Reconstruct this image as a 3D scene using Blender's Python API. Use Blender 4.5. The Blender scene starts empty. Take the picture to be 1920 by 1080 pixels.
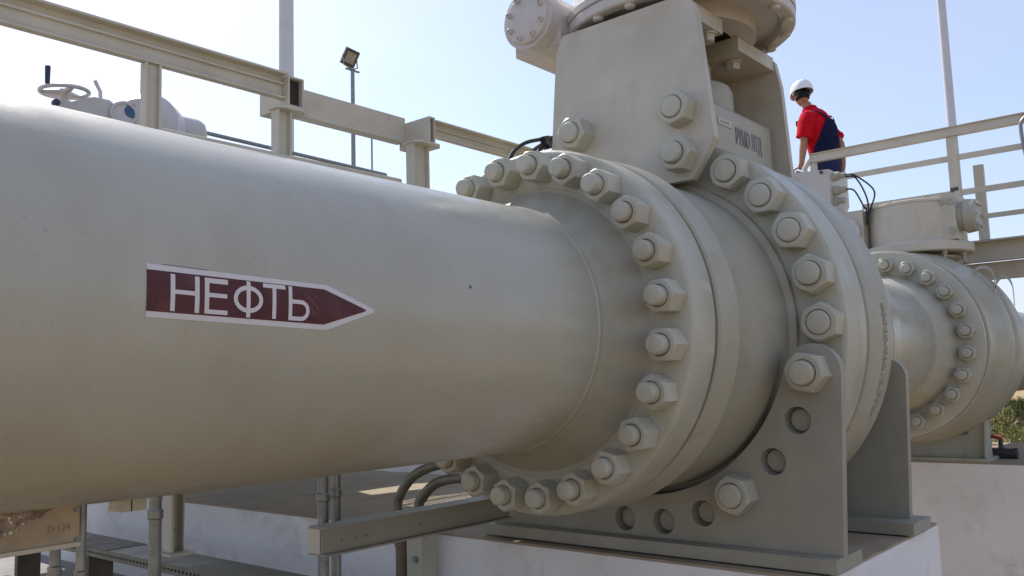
import bpy, bmesh, math, random
from math import sin, cos, pi, radians, hypot, atan2, sqrt
from mathutils import Vector, Matrix, geometry, noise
random.seed(7)
C = bpy.data.collections.new('site'); bpy.context.scene.collection.children.link(C)
scene = bpy.context.scene

# ------------------------------------------------------------------ camera
FPX = 1632.66
CAM = Vector((0, -2.392, -0.230))
yaw, pit, rol = radians(49.7115), radians(6.2921), radians(-1.724)
_d = Vector((sin(yaw)*cos(pit), cos(yaw)*cos(pit), sin(pit)))
_r = Vector((cos(yaw), -sin(yaw), 0)); _u = _r.cross(_d)
RR = _r*cos(rol)+_u*sin(rol); UU = -_r*sin(rol)+_u*cos(rol)
cd = bpy.data.cameras.new('camera'); cam = bpy.data.objects.new('camera', cd); C.objects.link(cam)
cam.matrix_world = Matrix(((RR.x, UU.x, -_d.x, CAM.x), (RR.y, UU.y, -_d.y, CAM.y), (RR.z, UU.z, -_d.z, CAM.z), (0, 0, 0, 1)))
cd.sensor_width = 36; cd.lens = FPX/1920*36; cd.clip_end = 6000; cd.clip_start = 0.05
scene.camera = cam
def at(px, py, **k):
    (a, val), = k.items(); i = 'xyz'.index(a)
    v = _d*FPX + RR*(px-960) - UU*(py-540)
    return CAM + v*((val-CAM[i])/v[i])

# ------------------------------------------------------------------ light
SUN_AZ, SUN_EL = radians(16), radians(46)       # azimuth from +Y towards +X
w = bpy.data.worlds.new("World"); scene.world = w; w.use_nodes = True
nt = w.node_tree; bg = nt.nodes['Background']
sky = nt.nodes.new('ShaderNodeTexSky'); sky.sky_type = 'NISHITA'; sky.sun_disc = False
sky.sun_elevation = SUN_EL; sky.sun_rotation = SUN_AZ; sky.air_density = 1.0; sky.dust_density = 1.6; sky.ozone_density = 2.2
sky.dust_density = 1.2
_tc = nt.nodes.new('ShaderNodeTexCoord'); _mp = nt.nodes.new('ShaderNodeMapping'); _mp.inputs['Scale'].default_value = (1.2, 1.2, 4.5); nt.links.new(_tc.outputs['Generated'], _mp.inputs[0])
_nz = nt.nodes.new('ShaderNodeTexNoise'); _nz.inputs['Scale'].default_value = 1.6; _nz.inputs['Detail'].default_value = 5; nt.links.new(_mp.outputs[0], _nz.inputs['Vector'])
_mr = nt.nodes.new('ShaderNodeMapRange'); _mr.inputs[1].default_value = .3; _mr.inputs[2].default_value = .7; _mr.inputs[3].default_value = .30; _mr.inputs[4].default_value = .55; nt.links.new(_nz.outputs[0], _mr.inputs[0])
_mx = nt.nodes.new('ShaderNodeMix'); _mx.data_type = 'RGBA'; nt.links.new(_mr.outputs[0], _mx.inputs[0]); nt.links.new(sky.outputs[0], _mx.inputs[6]); _mx.inputs[7].default_value = (3.4, 3.55, 4.5, 1)
nt.links.new(_mx.outputs[2], bg.inputs[0]); bg.inputs[1].default_value = 0.14
sd = bpy.data.lights.new('sun', 'SUN'); sd.energy = 3.3; sd.angle = radians(0.53); sd.color = (1, .95, .87)
so = bpy.data.objects.new('sun', sd); C.objects.link(so)
sv = Vector((sin(SUN_AZ)*cos(SUN_EL), cos(SUN_AZ)*cos(SUN_EL), sin(SUN_EL)))
so.rotation_euler = sv.to_track_quat('Z', 'Y').to_euler(); so.location = (0, 0, 12)
scene.render.engine = 'CYCLES'
scene.view_settings.view_transform = 'Standard'; scene.view_settings.look = 'None'
scene.view_settings.exposure = 0.55; scene.view_settings.gamma = 1
scene.render.resolution_x = 1024; scene.render.resolution_y = 576

# ------------------------------------------------------------------ materials
def mat(name, col, rough=.5, metal=0, var=.12, scale=3, bump=.0, bscale=40, dirt=None, dscale=2, damt=.5, streak=False, spec=.5, coat=0, bevel=0, fine=.0, wob=0):
    m = bpy.data.materials.new(name); m.use_nodes = True; t = m.node_tree; N = t.nodes; L = t.links
    b = N['Principled BSDF']; b.inputs['Roughness'].default_value = rough; b.inputs['Metallic'].default_value = metal
    b.inputs['Specular IOR Level'].default_value = spec; b.inputs['Coat Weight'].default_value = coat
    b.inputs['Coat Roughness'].default_value = .15
    g = N.new('ShaderNodeNewGeometry')
    def nz(s, det=4, vec=None, dist=0):
        n = N.new('ShaderNodeTexNoise'); n.inputs['Scale'].default_value = s; n.inputs['Detail'].default_value = det; n.inputs['Distortion'].default_value = dist
        L.new(vec or g.outputs['Position'], n.inputs['Vector']); return n
    n1 = nz(scale, 5)
    cr = N.new('ShaderNodeValToRGB'); e = cr.color_ramp.elements
    e[0].position = .3; e[1].position = .7
    e[0].color = tuple(c*(1-var) for c in col)+(1,); e[1].color = tuple(min(1, c*(1+var)) for c in col)+(1,)
    L.new(n1.outputs[0], cr.inputs[0]); out = cr.outputs[0]
    if dirt:
        vec = None
        if streak:
            mp = N.new('ShaderNodeMapping'); mp.inputs['Scale'].default_value = (1, 1, .12); L.new(g.outputs['Position'], mp.inputs[0]); vec = mp.outputs[0]
        n2 = nz(dscale, 8, vec, .4)
        r2 = N.new('ShaderNodeValToRGB'); r2.color_ramp.elements[0].position = .52; r2.color_ramp.elements[1].position = .78
        r2.color_ramp.elements[0].color = (0, 0, 0, 1); r2.color_ramp.elements[1].color = (damt,)*3+(1,)
        L.new(n2.outputs[0], r2.inputs[0])
        mx = N.new('ShaderNodeMix'); mx.data_type = 'RGBA'; L.new(r2.outputs[0], mx.inputs[0]); L.new(out, mx.inputs[6]); mx.inputs[7].default_value = tuple(dirt)+(1,)
        out = mx.outputs[2]
    if fine:
        n4 = nz(90, 2); r4 = N.new('ShaderNodeValToRGB'); r4.color_ramp.elements[0].position = .66; r4.color_ramp.elements[1].position = .74
        r4.color_ramp.elements[0].color = (0, 0, 0, 1); r4.color_ramp.elements[1].color = (fine,)*3+(1,)
        L.new(n4.outputs[0], r4.inputs[0]); mx = N.new('ShaderNodeMix'); mx.data_type = 'RGBA'
        L.new(r4.outputs[0], mx.inputs[0]); L.new(out, mx.inputs[6]); mx.inputs[7].default_value = tuple(c*.35 for c in col)+(1,); out = mx.outputs[2]
    L.new(out, b.inputs['Base Color'])
    rr = N.new('ShaderNodeMapRange'); n5 = nz(7, 4); L.new(n5.outputs[0], rr.inputs[0]); rr.inputs[1].default_value = .3; rr.inputs[2].default_value = .7
    rr.inputs[3].default_value = max(0, rough-.07); rr.inputs[4].default_value = min(1, rough+.1); L.new(rr.outputs[0], b.inputs['Roughness'])
    nrm = None
    if bevel:
        bv = N.new('ShaderNodeBevel'); bv.samples = 4; bv.inputs[0].default_value = bevel; nrm = bv.outputs[0]
    if bump:
        n3 = nz(bscale, 3); bp = N.new('ShaderNodeBump'); bp.inputs['Strength'].default_value = bump; bp.inputs['Distance'].default_value = .01
        L.new(n3.outputs[0], bp.inputs['Height'])
        if nrm: L.new(nrm, bp.inputs['Normal'])
        nrm = bp.outputs[0]
    if wob:
        mpw = N.new('ShaderNodeMapping'); mpw.inputs['Scale'].default_value = (.6, 1, 1.6); L.new(g.outputs['Position'], mpw.inputs[0])
        n6 = nz(9, 3, mpw.outputs[0]); bp = N.new('ShaderNodeBump'); bp.inputs['Strength'].default_value = wob; bp.inputs['Distance'].default_value = .02
        L.new(n6.outputs[0], bp.inputs['Height'])
        if nrm: L.new(nrm, bp.inputs['Normal'])
        nrm = bp.outputs[0]
    if nrm: L.new(nrm, b.inputs['Normal'])
    return m
PIPE = mat('pipe_paint', (.395, .385, .325), .27, var=.06, scale=1.3, bump=.03, bscale=55, dirt=(.30, .26, .19), dscale=3.2, damt=.55, streak=True, spec=.6, wob=.0, fine=.22)
VALVE = mat('valve_paint', (.435, .425, .355), .42, var=.07, scale=4, bump=.14, bscale=45, dirt=(.33, .27, .18), dscale=7, damt=.6, streak=True, bevel=.004, wob=.08, fine=.45)
CAST = mat('cast_paint', (.37, .355, .29), .42, var=.07, scale=3, bump=.16, bscale=60, dirt=(.30, .26, .18), dscale=6, damt=.6, wob=.1)
YOKE = mat('yoke_paint', (.485, .455, .39), .42, var=.10, scale=3, bump=.3, bscale=26, dirt=(.36, .30, .20), dscale=4, damt=.6, bevel=.005, wob=.15, fine=.35)
GEAR = mat('gearbox_paint', (.52, .485, .47), .38, var=.06, scale=4, bump=.1, bscale=50, dirt=(.3, .27, .22), dscale=5, damt=.3, bevel=.004)
FRAME = mat('frame_paint', (.53, .49, .41), .5, var=.06, scale=5, bump=.08, bscale=50, dirt=(.33, .27, .17), dscale=6, damt=.4, bevel=.002)
BRKT = mat('bracket_paint_shaded', (.315, .30, .25), .5, var=.08, scale=4, bump=.12, bscale=45, dirt=(.26, .22, .15), dscale=5, damt=.4, streak=True, bevel=.004)  # valve paint in a darker tone: shade on the brackets put into the colour
HOLLOW_SHADE = mat('painted_hollow_shade', (.035, .028, .022), .8, var=.3, scale=20)
SHADOW_CHIP = mat('edge_shadow_and_chip', (.12, .11, .09), .7)  # dark tone shared by the label's painted edge shadow and the paint chip
GALV = mat('galvanised_steel', (.24, .255, .26), .42, metal=.75, var=.2, scale=25, dirt=(.25, .24, .22), dscale=12)
POLE = mat('mast_paint', (.56, .57, .62), .5, var=.04)
PLASTER = mat('white_plaster', (.78, .77, .78), .85, var=.06, scale=2, bump=.3, bscale=50, dirt=(.48, .43, .37), dscale=4, damt=.6, fine=.35, wob=.3)
CONCTOP = mat('concrete_top', (.34, .275, .19), .85, var=.12, scale=5, bump=.3, bscale=60, dirt=(.2, .17, .13), dscale=4)
GROUND = mat('sandy_ground', (.37, .26, .13), .9, var=.15, scale=1.2, bump=.5, bscale=25, dirt=(.26, .19, .11), dscale=.7)
SLAB = mat('concrete_slab', (.27, .26, .25), .85, var=.1, scale=2, bump=.2, bscale=50)
BOARD = mat('tan_board', (.40, .325, .23), .6, var=.1, scale=9, dirt=(.25, .18, .1), dscale=8, damt=.5)
MAROON = mat('maroon_film', (.068, .008, .014), .5, var=.15, scale=20, dirt=(.2, .07, .05), dscale=18, damt=.35)
SCUFF = mat('scuffed_film', (.22, .09, .08), .6)
WHITE = mat('white_film', (.62, .59, .62), .4, var=.04)
BLACK = mat('black_rubber', (.018, .018, .022), .45, var=.1)
NAVYH = mat('navy_plastic', (.02, .02, .06), .4)
GLASS = mat('blue_glass', (.04, .09, .16), .1, var=.02)
INK = mat('dark_ink', (.19, .19, .20), .5)
CINK = mat('etched_letters', (.34, .31, .26), .6)
HELMET = mat('helmet_white', (.78, .78, .80), .3, var=.02)
SKIN = mat('skin', (.36, .17, .10), .55, var=.08, scale=20)
HAIR = mat('dark_hair', (.012, .010, .010), .6)
RED = mat('red_cotton', (.52, .004, .016), .9, spec=.15, var=.12, scale=25, bump=.4, bscale=30)
NAVY = mat('navy_cotton', (.022, .025, .085), .9, spec=.2, var=.2, scale=20, bump=.4, bscale=30)
REDP = mat('red_lever', (.45, .03, .04), .4)
DARKM = mat('dark_metal', (.06, .06, .065), .5, metal=.3)
LENSM = mat('lamp_lens', (.26, .245, .20), .15, var=.3, scale=30)
FOIL = mat('crumpled_foil', (.78, .70, .64), .25, metal=.5, var=.25, scale=30)
TRAY = mat('tray_zinc', (.24, .225, .18), .5, metal=.5, var=.15, scale=14, dirt=(.2, .15, .1), dscale=9)
PENCIL = mat('faded_pencil', (.24, .18, .12), .6)
BROWN = mat('brown_cover', (.15, .115, .08), .6, var=.2, scale=8)
GRASS = mat('grass_blades', (.26, .31, .10), .7, var=.5, scale=3)
GRAVEL = mat('gravel_stones', (.42, .39, .34), .85, var=.3, scale=12)
SOLE = mat('boot_leather', (.03, .025, .02), .5)

# ------------------------------------------------------------------ geometry helpers
WL = {}
def root(name, label, cat, loc, group=None):
    o = bpy.data.objects.new(name, None); C.objects.link(o); o.location = loc; o.empty_display_size = .2
    o['label'] = label; o['category'] = cat
    if group: o['group'] = group
    WL[o.name] = Vector(loc); return o
def obj(name, bm, m, parent=None, label=None, cat=None, group=None, kind=None, ang=32, org=None):
    me = bpy.data.meshes.new(name)
    bmesh.ops.recalc_face_normals(bm, faces=bm.faces[:])
    if org is None:
        xs = [v.co for v in bm.verts]
        mn = [min(v[i] for v in xs) for i in range(3)]; mx = [max(v[i] for v in xs) for i in range(3)]
        org = Vector(((mn[0]+mx[0])/2, (mn[1]+mx[1])/2, mn[2]))
    org = Vector(org)
    for v in bm.verts: v.co -= org
    bm.to_mesh(me); bm.free()
    for p in me.polygons: p.use_smooth = True
    me.set_sharp_from_angle(angle=radians(ang))
    me.materials.append(m)
    o = bpy.data.objects.new(name, me); C.objects.link(o); WL[o.name] = org
    if parent: o.parent = parent; o.location = org-WL[parent.name]
    else: o.location = org
    if label: o['label'] = label
    if cat: o['category'] = cat
    if group: o['group'] = group
    if kind: o['kind'] = kind
    return o
def BM(): return bmesh.new()
def face(bm, vs):
    try: return bm.faces.new(vs)
    except ValueError: return None
def obox(bm, c, ux, uy, uz):
    c = Vector(c); ux, uy, uz = Vector(ux)/2, Vector(uy)/2, Vector(uz)/2
    v = [bm.verts.new(c+ux*i+uy*j+uz*k) for i in (-1, 1) for j in (-1, 1) for k in (-1, 1)]
    for f in ((0, 1, 3, 2), (4, 6, 7, 5), (0, 4, 5, 1), (2, 3, 7, 6), (0, 2, 6, 4), (1, 5, 7, 3)): face(bm, [v[i] for i in f])
def box(bm, x0, x1, y0, y1, z0, z1):
    obox(bm, ((x0+x1)/2, (y0+y1)/2, (z0+z1)/2), (x1-x0, 0, 0), (0, y1-y0, 0), (0, 0, z1-z0)); return bm
def frame(d):
    d = Vector(d).normalized(); a = Vector((0, 0, 1)) if abs(d.z) < .9 else Vector((1, 0, 0))
    u = d.cross(a).normalized(); return d, u, d.cross(u)
def lathe(bm, org, d, prof, n=64, a0=0, a1=2*pi):
    d, u, v = frame(d); org = Vector(org); full = abs(a1-a0-2*pi) < 1e-6; m = n if full else n+1
    rings = []
    for (t, r) in prof:
        if r < 1e-6: rings.append([bm.verts.new(org+d*t)])
        else: rings.append([bm.verts.new(org+d*t+(u*cos(a0+(a1-a0)*i/n)+v*sin(a0+(a1-a0)*i/n))*r) for i in range(m)])
    for A, B in zip(rings, rings[1:]):
        for i in range(n):
            j = (i+1) % m
            if len(A) == 1 and len(B) == 1: continue
            if len(A) == 1: face(bm, [A[0], B[i], B[j]])
            elif len(B) == 1: face(bm, [A[i], B[0], A[j]])
            else: face(bm, [A[i], B[i], B[j], A[j]])
    return bm
def cyl(bm, p0, p1, r0, r1=None, n=24, ch=0):
    p0, p1 = Vector(p0), Vector(p1); r1 = r0 if r1 is None else r1; L = (p1-p0).length
    pr = [(0, 0), (0, r0), (L, r1), (L, 0)] if not ch else [(0, 0), (0, r0-ch), (ch, r0), (L-ch, r1), (L, r1-ch), (L, 0)]
    return lathe(bm, p0, p1-p0, pr, n)
def tube(bm, pts, r, n=10):
    pts = [Vector(p) for p in pts]; rs = r if isinstance(r, (list, tuple)) else [r]*len(pts); prev = None; u = None
    for i, p in enumerate(pts):
        t = (pts[min(i+1, len(pts)-1)]-pts[max(i-1, 0)]).normalized()
        if u is None: _, u, _ = frame(t)
        u = (u-t*u.dot(t)).normalized(); v = t.cross(u)
        ring = [bm.verts.new(p+(u*cos(2*pi*k/n)+v*sin(2*pi*k/n))*rs[i]) for k in range(n)]
        if prev:
            for k in range(n): face(bm, [prev[k], prev[(k+1) % n], ring[(k+1) % n], ring[k]])
        else: face(bm, ring[::-1])
        prev = ring
    face(bm, prev); return bm
def spline(P, k=8):
    P = [Vector(p) for p in P]; out = []
    for i in range(len(P)-1):
        a, b, c, d = P[max(i-1, 0)], P[i], P[i+1], P[min(i+2, len(P)-1)]
        for j in range(k):
            t = j/k; out.append(.5*((2*b)+(c-a)*t+(2*a-5*b+4*c-d)*t*t+(3*b-a-3*c+d)*t**3))
    return out+[P[-1]]
def plate(bm, loops, f, t0, t1):
    """2-D loops (outer, holes...) mapped by f(a, b, t), extruded from t0 to t1"""
    tri = geometry.tessellate_polygon([[Vector((a, b, 0)) for a, b in L] for L in loops])
    flat = [p for L in loops for p in L]
    V0 = [bm.verts.new(f(a, b, t0)) for a, b in flat]; V1 = [bm.verts.new(f(a, b, t1)) for a, b in flat]
    for t in tri: face(bm, [V0[i] for i in t]); face(bm, [V1[i] for i in t][::-1])
    s = 0
    for L in loops:
        n = len(L)
        for i in range(n): j = (i+1) % n; face(bm, [V0[s+i], V0[s+j], V1[s+j], V1[s+i]])
        s += n
    return bm
YZ = lambda a, b, t: Vector((t, a, b))
XZ = lambda a, b, t: Vector((a, t, b))
XY = lambda a, b, t: Vector((a, b, t))
def arc(cx, cy, r, a0, a1, n=16): return [(cx+r*cos(a0+(a1-a0)*i/n), cy+r*sin(a0+(a1-a0)*i/n)) for i in range(n+1)]
def text_bm(s, size, fn, depth=0, bold=0, sx=1, align='LEFT'):
    cu = bpy.data.curves.new('t', 'FONT'); cu.body = s; cu.size = size; cu.extrude = depth; cu.offset = bold; cu.resolution_u = 2; cu.align_x = align
    o = bpy.data.objects.new('t', cu); C.objects.link(o); dg = bpy.context.evaluated_depsgraph_get()
    me = o.evaluated_get(dg).to_mesh(); bm = bmesh.new(); bm.from_mesh(me)
    C.objects.unlink(o); bpy.data.objects.remove(o); bpy.data.curves.remove(cu)
    bmesh.ops.triangulate(bm, faces=bm.faces[:])
    for v in bm.verts: v.co = fn(v.co.x*sx, v.co.y, v.co.z)
    return bm

# nuts and studs (shared meshes; origin on the flange face, axis -X)
def nut_mesh(af, h, hole):
    bm = BM(); a = af/2; n = 48; rc = a*.97; rings = [[], [], [], []]
    for i in range(n):
        th = 2*pi*i/n; q = ((th+pi/6) % (pi/3))-pi/6; R = a/cos(q)
        if i % 8 == 4: R *= .995
        for k, (r, z) in enumerate(((R, 0), (R, h-max(0, R-rc)*.75), (rc, h), (hole, h))):
            rings[k].append(bm.verts.new((-z, r*cos(th), r*sin(th))))
    rings.append([bm.verts.new((-(h-.012), hole*cos(2*pi*i/n), hole*sin(2*pi*i/n))) for i in range(n)])
    for A, B in zip(rings, rings[1:]):
        for i in range(n): face(bm, [A[i], A[(i+1) % n], B[(i+1) % n], B[i]])
    face(bm, rings[0]); face(bm, rings[-1])
    bmesh.ops.recalc_face_normals(bm, faces=bm.faces[:]); me = bpy.data.meshes.new('nut'); bm.to_mesh(me); bm.free()
    for p in me.polygons: p.use_smooth = True
    me.set_sharp_from_angle(angle=radians(24)); return me
def stud_mesh(r, h0, h1):
    bm = BM(); lathe(bm, (0, 0, 0), (-1, 0, 0), [(h0, 0), (h0, r), (h1-.008, r), (h1-.002, r-.005), (h1, r-.014), (h1+.002, 0)], 28)
    bmesh.ops.recalc_face_normals(bm, faces=bm.faces[:]); me = bpy.data.meshes.new('stud_end'); bm.to_mesh(me); bm.free()
    for p in me.polygons: p.use_smooth = True
    me.set_sharp_from_angle(angle=radians(35)); return me
def nut(parent, nm, sm, m, x, y, z, rot):
    if m.name not in [q.name for q in nm.materials]: nm.materials.append(m)
    if m.name not in [q.name for q in sm.materials]: sm.materials.append(m)
    o = bpy.data.objects.new('nut', nm); C.objects.link(o); o.parent = parent; o.location = Vector((x, y, z))-WL[parent.name]; o.rotation_euler = (rot, 0, 0)
    WL[o.name] = Vector((x, y, z))
    s = bpy.data.objects.new('stud', sm); C.objects.link(s); s.parent = o; s.scale = (random.uniform(.93, 1.10), 1, 1)
    s.rotation_euler = (0, random.uniform(-.02, .02), random.uniform(-.02, .02))
    return o

# ================================================================== SETTING
GZ = -2.35
bm = BM()
# ground as one sheet with gentle relief far off
xs = [-400, -120, -40, -15]+[i*1.5-9 for i in range(30)]+[45, 80, 200, 600, 2000]
ys = [-1500, -300, -80, -30, -15]+[i*1.5-9 for i in range(30)]+[45, 80, 200, 700, 2500]
def gh(x, y):
    d = hypot(x, y); return GZ+(.0 if d < 12 else (.10*noise.noise(Vector((x*.12, y*.12, 0)))))
G = [[bm.verts.new((x, y, gh(x, y))) for y in ys] for x in xs]
for i in range(len(xs)-1):
    for j in range(len(ys)-1): face(bm, [G[i][j], G[i+1][j], G[i+1][j+1], G[i][j+1]])
obj('ground', bm, GROUND, kind='structure', org=(0, 0, GZ))
bm = BM(); box(bm, -1.0, 7.2, 1.2, 14, GZ-.1, -1.75); obj('concrete_pavement', bm, SLAB, kind='structure')

# far bank of gravel and weeds
bm = BM(); nx, ny = 40, 60
def bank(x, y):
    t = min(1, max(0, (x-10.9)/1.9)); s = t*t*(3-2*t)
    return GZ-.05+s*1.72+.05*noise.noise(Vector((x*1.3, y*1.3, 3)))+.1*s*noise.noise(Vector((x*.5, y*.5, 9)))
gx = [10.92+i*.12 for i in range(36)]+[15.6, 17, 20, 26, 40, 80, 200]
gy = [-60, -30, -14, -8]+[-6+i*.2 for i in range(46)]+[4, 6, 9, 14, 30]
G = [[bm.verts.new((x, y, bank(x, y))) for y in gy] for x in gx]
for i in range(len(gx)-1):
    for j in range(len(gy)-1): face(bm, [G[i][j], G[i+1][j], G[i+1][j+1], G[i][j+1]])
obj('earth_bank', bm, GROUND, kind='structure')
random.seed(3)
bm = BM()
for _ in range(4200):
    x = min(random.gauss(13.0, .7), 15) if random.random() < .75 else random.uniform(11, 13); x = max(x, 10.95); y = random.uniform(-3.0, 2.2); z = bank(x, y); r = random.uniform(.012, .045)
    vs = [bm.verts.new((x+random.uniform(-1, 1)*r, y+random.uniform(-1, 1)*r, z+random.uniform(-.3, 1)*r)) for _ in range(5)]
    for a, b, c in ((0, 1, 2), (0, 2, 3), (0, 3, 4), (1, 3, 4), (1, 2, 4), (2, 3, 4)): face(bm, [vs[a], vs[b], vs[c]])
obj('gravel', bm, GRAVEL, label='loose pale stones strewn over the bank behind the far valve', cat='gravel', kind='stuff')
bm = BM()
for _ in range(2600):
    x = random.uniform(11.15, 12.8); y = random.uniform(-3.0, 2.0)
    if noise.noise(Vector((x*.8, y*.8, 1))) < -.38: continue
    z = bank(x, y)-.01; n = random.randint(8, 14)
    for k in range(n):
        h = random.uniform(.03, .11); a = random.uniform(0, 2*pi); l = random.uniform(.2, .9)*h; wd = random.uniform(.004, .009)
        bx, by = x+random.gauss(0, .04), y+random.gauss(0, .04); dx, dy = cos(a), sin(a)
        p = [bm.verts.new((bx-dy*wd, by+dx*wd, z)), bm.verts.new((bx+dy*wd, by-dx*wd, z)),
             bm.verts.new((bx+dx*l*.4+dy*wd*.7, by+dy*l*.4-dx*wd*.7, z+h*.65)), bm.verts.new((bx+dx*l*.4-dy*wd*.7, by+dy*l*.4+dx*wd*.7, z+h*.65)),
             bm.verts.new((bx+dx*l, by+dy*l, z+h))]
        face(bm, p[:4]); face(bm, [p[3], p[2], p[4]])
obj('grass', bm, GRASS, label='green weeds and grass growing on the bank at the right edge', cat='grass', kind='stuff', ang=180)

# concrete plinths
def plinth(name, x0, x1, y0, y1, top, label):
    t = root(name, label, 'plinth', ((x0+x1)/2, (y0+y1)/2, GZ))
    bm = BM(); n = 1
    box(bm, x0, x1, y0, y1, GZ-.05, top-.012); obj('rendered_body', bm, PLASTER, t)
    bm = BM(); box(bm, x0+.004, x1-.004, y0+.004, y1-.004, top-.012, top); obj('top_slab', bm, CONCTOP, t); return t
plinth('concrete_plinth', 3.62, 5.30, -.955, 1.33, -1.068, 'white rendered plinth carrying the big flanged valve in front')
plinth('concrete_plinth', 3.64, 6.0, 1.62, 8.5, -1.07, 'long white rendered plinth left of the valve plinth, behind the steel channel')
plinth('concrete_plinth', 6.9, 8.0, 1.9, 7.5, -1.0, 'white plinth glimpsed under the pipe beyond the long left plinth')
plinth('concrete_plinth', 8.45, 10.9, -2.6, 1.3, -1.03, 'wide white plinth under the farther valve at right')

# ================================================================== NEAR PIPE
RP = .51
def RX(x): return RP+.0058*min(1, max(0, (2.7-x)/1.9))
t = root('oil_pipe', 'large beige oil pipe with a maroon arrow label, filling the left side', 'pipe', (1.4, 0, -RP))
bm = BM()
lathe(bm, (0, 0, 0), (1, 0, 0), [(-4.0, RX(-4)), (0, RX(0)), (.5, RX(.5)), (.9, RX(.9)), (1.3, RX(1.3)), (1.7, RX(1.7)), (2.1, RX(2.1)), (2.5, RX(2.5)), (2.715, RP)], 160)
for v in bm.verts: v.co.z += .011*max(0, 1.35-v.co.x)/.65
obj('pipe_wall', bm, PIPE, t)
bm = BM(); lathe(bm, (0, 0, 0), (1, 0, 0), [(2.715, RP-.01), (2.716, RP+.0005), (2.722, RP+.0035), (2.730, RP+.005), (2.738, RP+.0035), (2.745, RP+.001), (2.746, RP-.01)], 160)
obj('weld_seam', bm, PIPE, t)
bm = BM(); lathe(bm, (0, 0, 0), (1, 0, 0), [(2.745, RP-.002), (2.752, RP+.001), (2.80, .520), (2.86, .548), (2.90, .574), (2.925, .592), (2.938, .605), (2.942, .63)], 160)
obj('tapered_hub', bm, CAST, t)
bm = BM(); lathe(bm, (0, 0, 0), (1, 0, 0), [(2.942, .60), (2.940, .775), (2.944, .784), (2.952, .790), (3.116, .790), (3.124, .785), (3.126, .72)], 160)
fl = obj('weld_neck_flange', bm, VALVE, t)
# label on the pipe: (x, arc) -> surface
def DZ(x): return .011*max(0, 1.35-x)/.65
def onpipe(x, s, off): a = (s-.011*(x-.95))/RP; return Vector((x, -(RX(x)+off)*cos(a), (RX(x)+off)*sin(a)+DZ(x)))
def strip(bm, poly, off):
    """polygon in (x, arc), finely cut so that it hugs the pipe"""
    y0 = min(p[1] for p in poly); y1 = max(p[1] for p in poly); n = max(1, int((y1-y0)/.006))
    vs = [bm.verts.new((x, s, 0)) for x, s in poly]; face(bm, vs)
    for i in range(1, n):
        s = y0+(y1-y0)*i/n
        bmesh.ops.bisect_plane(bm, geom=bm.verts[:]+bm.edges[:]+bm.faces[:], plane_co=(0, s, 0), plane_no=(0, 1, 0))
    for v in bm.verts:
        v.co = onpipe(v.co.x, v.co.y, off)
    return bm
B0 = BM(); strip(B0, [(.948, .0575), (1.44, .0535), (1.452, .0525), (1.600, .002), (1.610, -.003), (1.613, -.007), (1.609, -.011), (1.598, -.016), (1.452, -.0655), (1.44, -.0665), (.948, -.0625)], .0010)
lab = obj('direction_label', B0, WHITE, t, label='maroon arrow label bordered white, reading НЕФТЬ')
B0 = BM(); strip(B0, [(.948, .0440), (1.440, .0415), (1.580, -.0045), (1.582, -.0070), (1.580, -.0095), (1.438, -.0520), (.948, -.0490)], .0016)
obj('arrow_field', B0, MAROON, lab)
def stroke(poly):
    b = BM(); strip(b, poly, .0022); return b
def merge(dst, src):
    me = bpy.data.meshes.new('tmp'); src.to_mesh(me); src.free(); dst.from_mesh(me); bpy.data.meshes.remove(me)
LT, LB, SW = .0385, -.0445, .0095
def sk(x, s): return (x-.05*(s-LB)*-.3, s)
def rect(x0, x1, s0, s1, lean=0):
    x0 -= .0008; x1 += .0008; s0 -= .0007; s1 += .0007
    return [(x0, s0), (x1, s0), (x1+lean, s1), (x0+lean, s1)]
bm = BM()
for poly in (rect(1.005, 1.0145, LB, LT), rect(1.0655, 1.0755, LB, LT), rect(1.0140, 1.0660, -.0050, .0035),
             rect(1.0905, 1.1005, LB, LT), rect(1.1000, 1.1500, LT-.0105, LT), rect(1.1000, 1.1480, -.0050, .0035), rect(1.1000, 1.1500, LB, LB+.0090),
             rect(1.2030, 1.2125, -.0460, .0405),
             rect(1.2500, 1.3150, .0315, .0405), rect(1.2775, 1.2870, -.0445, .0320),
             rect(1.3260, 1.3355, -.0450, .0400)):
    merge(bm, stroke(poly))
def ring(cx, cy, rx, ry, w_, a0, a1, n):
    for i in range(n):
        a, b = a0+(a1-a0)*i/n, a0+(a1-a0)*(i+1)/n
        merge(bm, stroke([(cx+(rx-w_)*cos(a), cy+(ry-w_)*sin(a)), (cx+rx*cos(a), cy+ry*sin(a)), (cx+rx*cos(b), cy+ry*sin(b)), (cx+(rx-w_)*cos(b), cy+(ry-w_)*sin(b))]))
ring(1.2078, -.0025, .0412, .0333, .0108, pi/2, pi/2+2*pi, 36)
for poly in (rect(1.3350, 1.3640, -.0020, .0070), rect(1.3350, 1.3640, -.0450, -.0360)): merge(bm, stroke(poly))
LW = [(1.375, .026, 1.382, .021), (1.385, .018, 1.390, .014), (1.395, .012, 1.402, .006), (1.402, .005, 1.409, -.002), (1.408, .022, 1.413, .019), (1.412, -.004, 1.420, -.014), (1.43, -.008, 1.433, -.011), (1.398, -.02, 1.401, -.024)]
sb = BM()
for a, b, c_, d in LW: merge(sb, stroke([(a-.0012, b-.0010), (a+.0012, b+.0010), (c_+.0010, d+.0008), (c_-.0010, d-.0008)]))
for v in sb.verts: pass
obj('scuff', sb, SCUFF, lab)
tb_ = BM(); merge(tb_, stroke([(.985, .0585), (1.10, .0572), (1.10, .0585), (.985, .0595)])); obj('edge_shadow', tb_, SHADOW_CHIP, lab)  # painted shadow strip along the top edge of the label
ring(1.3635, -.0190, .0268, .0268, .0106, -pi/2, pi/2, 14)
obj('lettering', bm, WHITE, lab)

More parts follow.
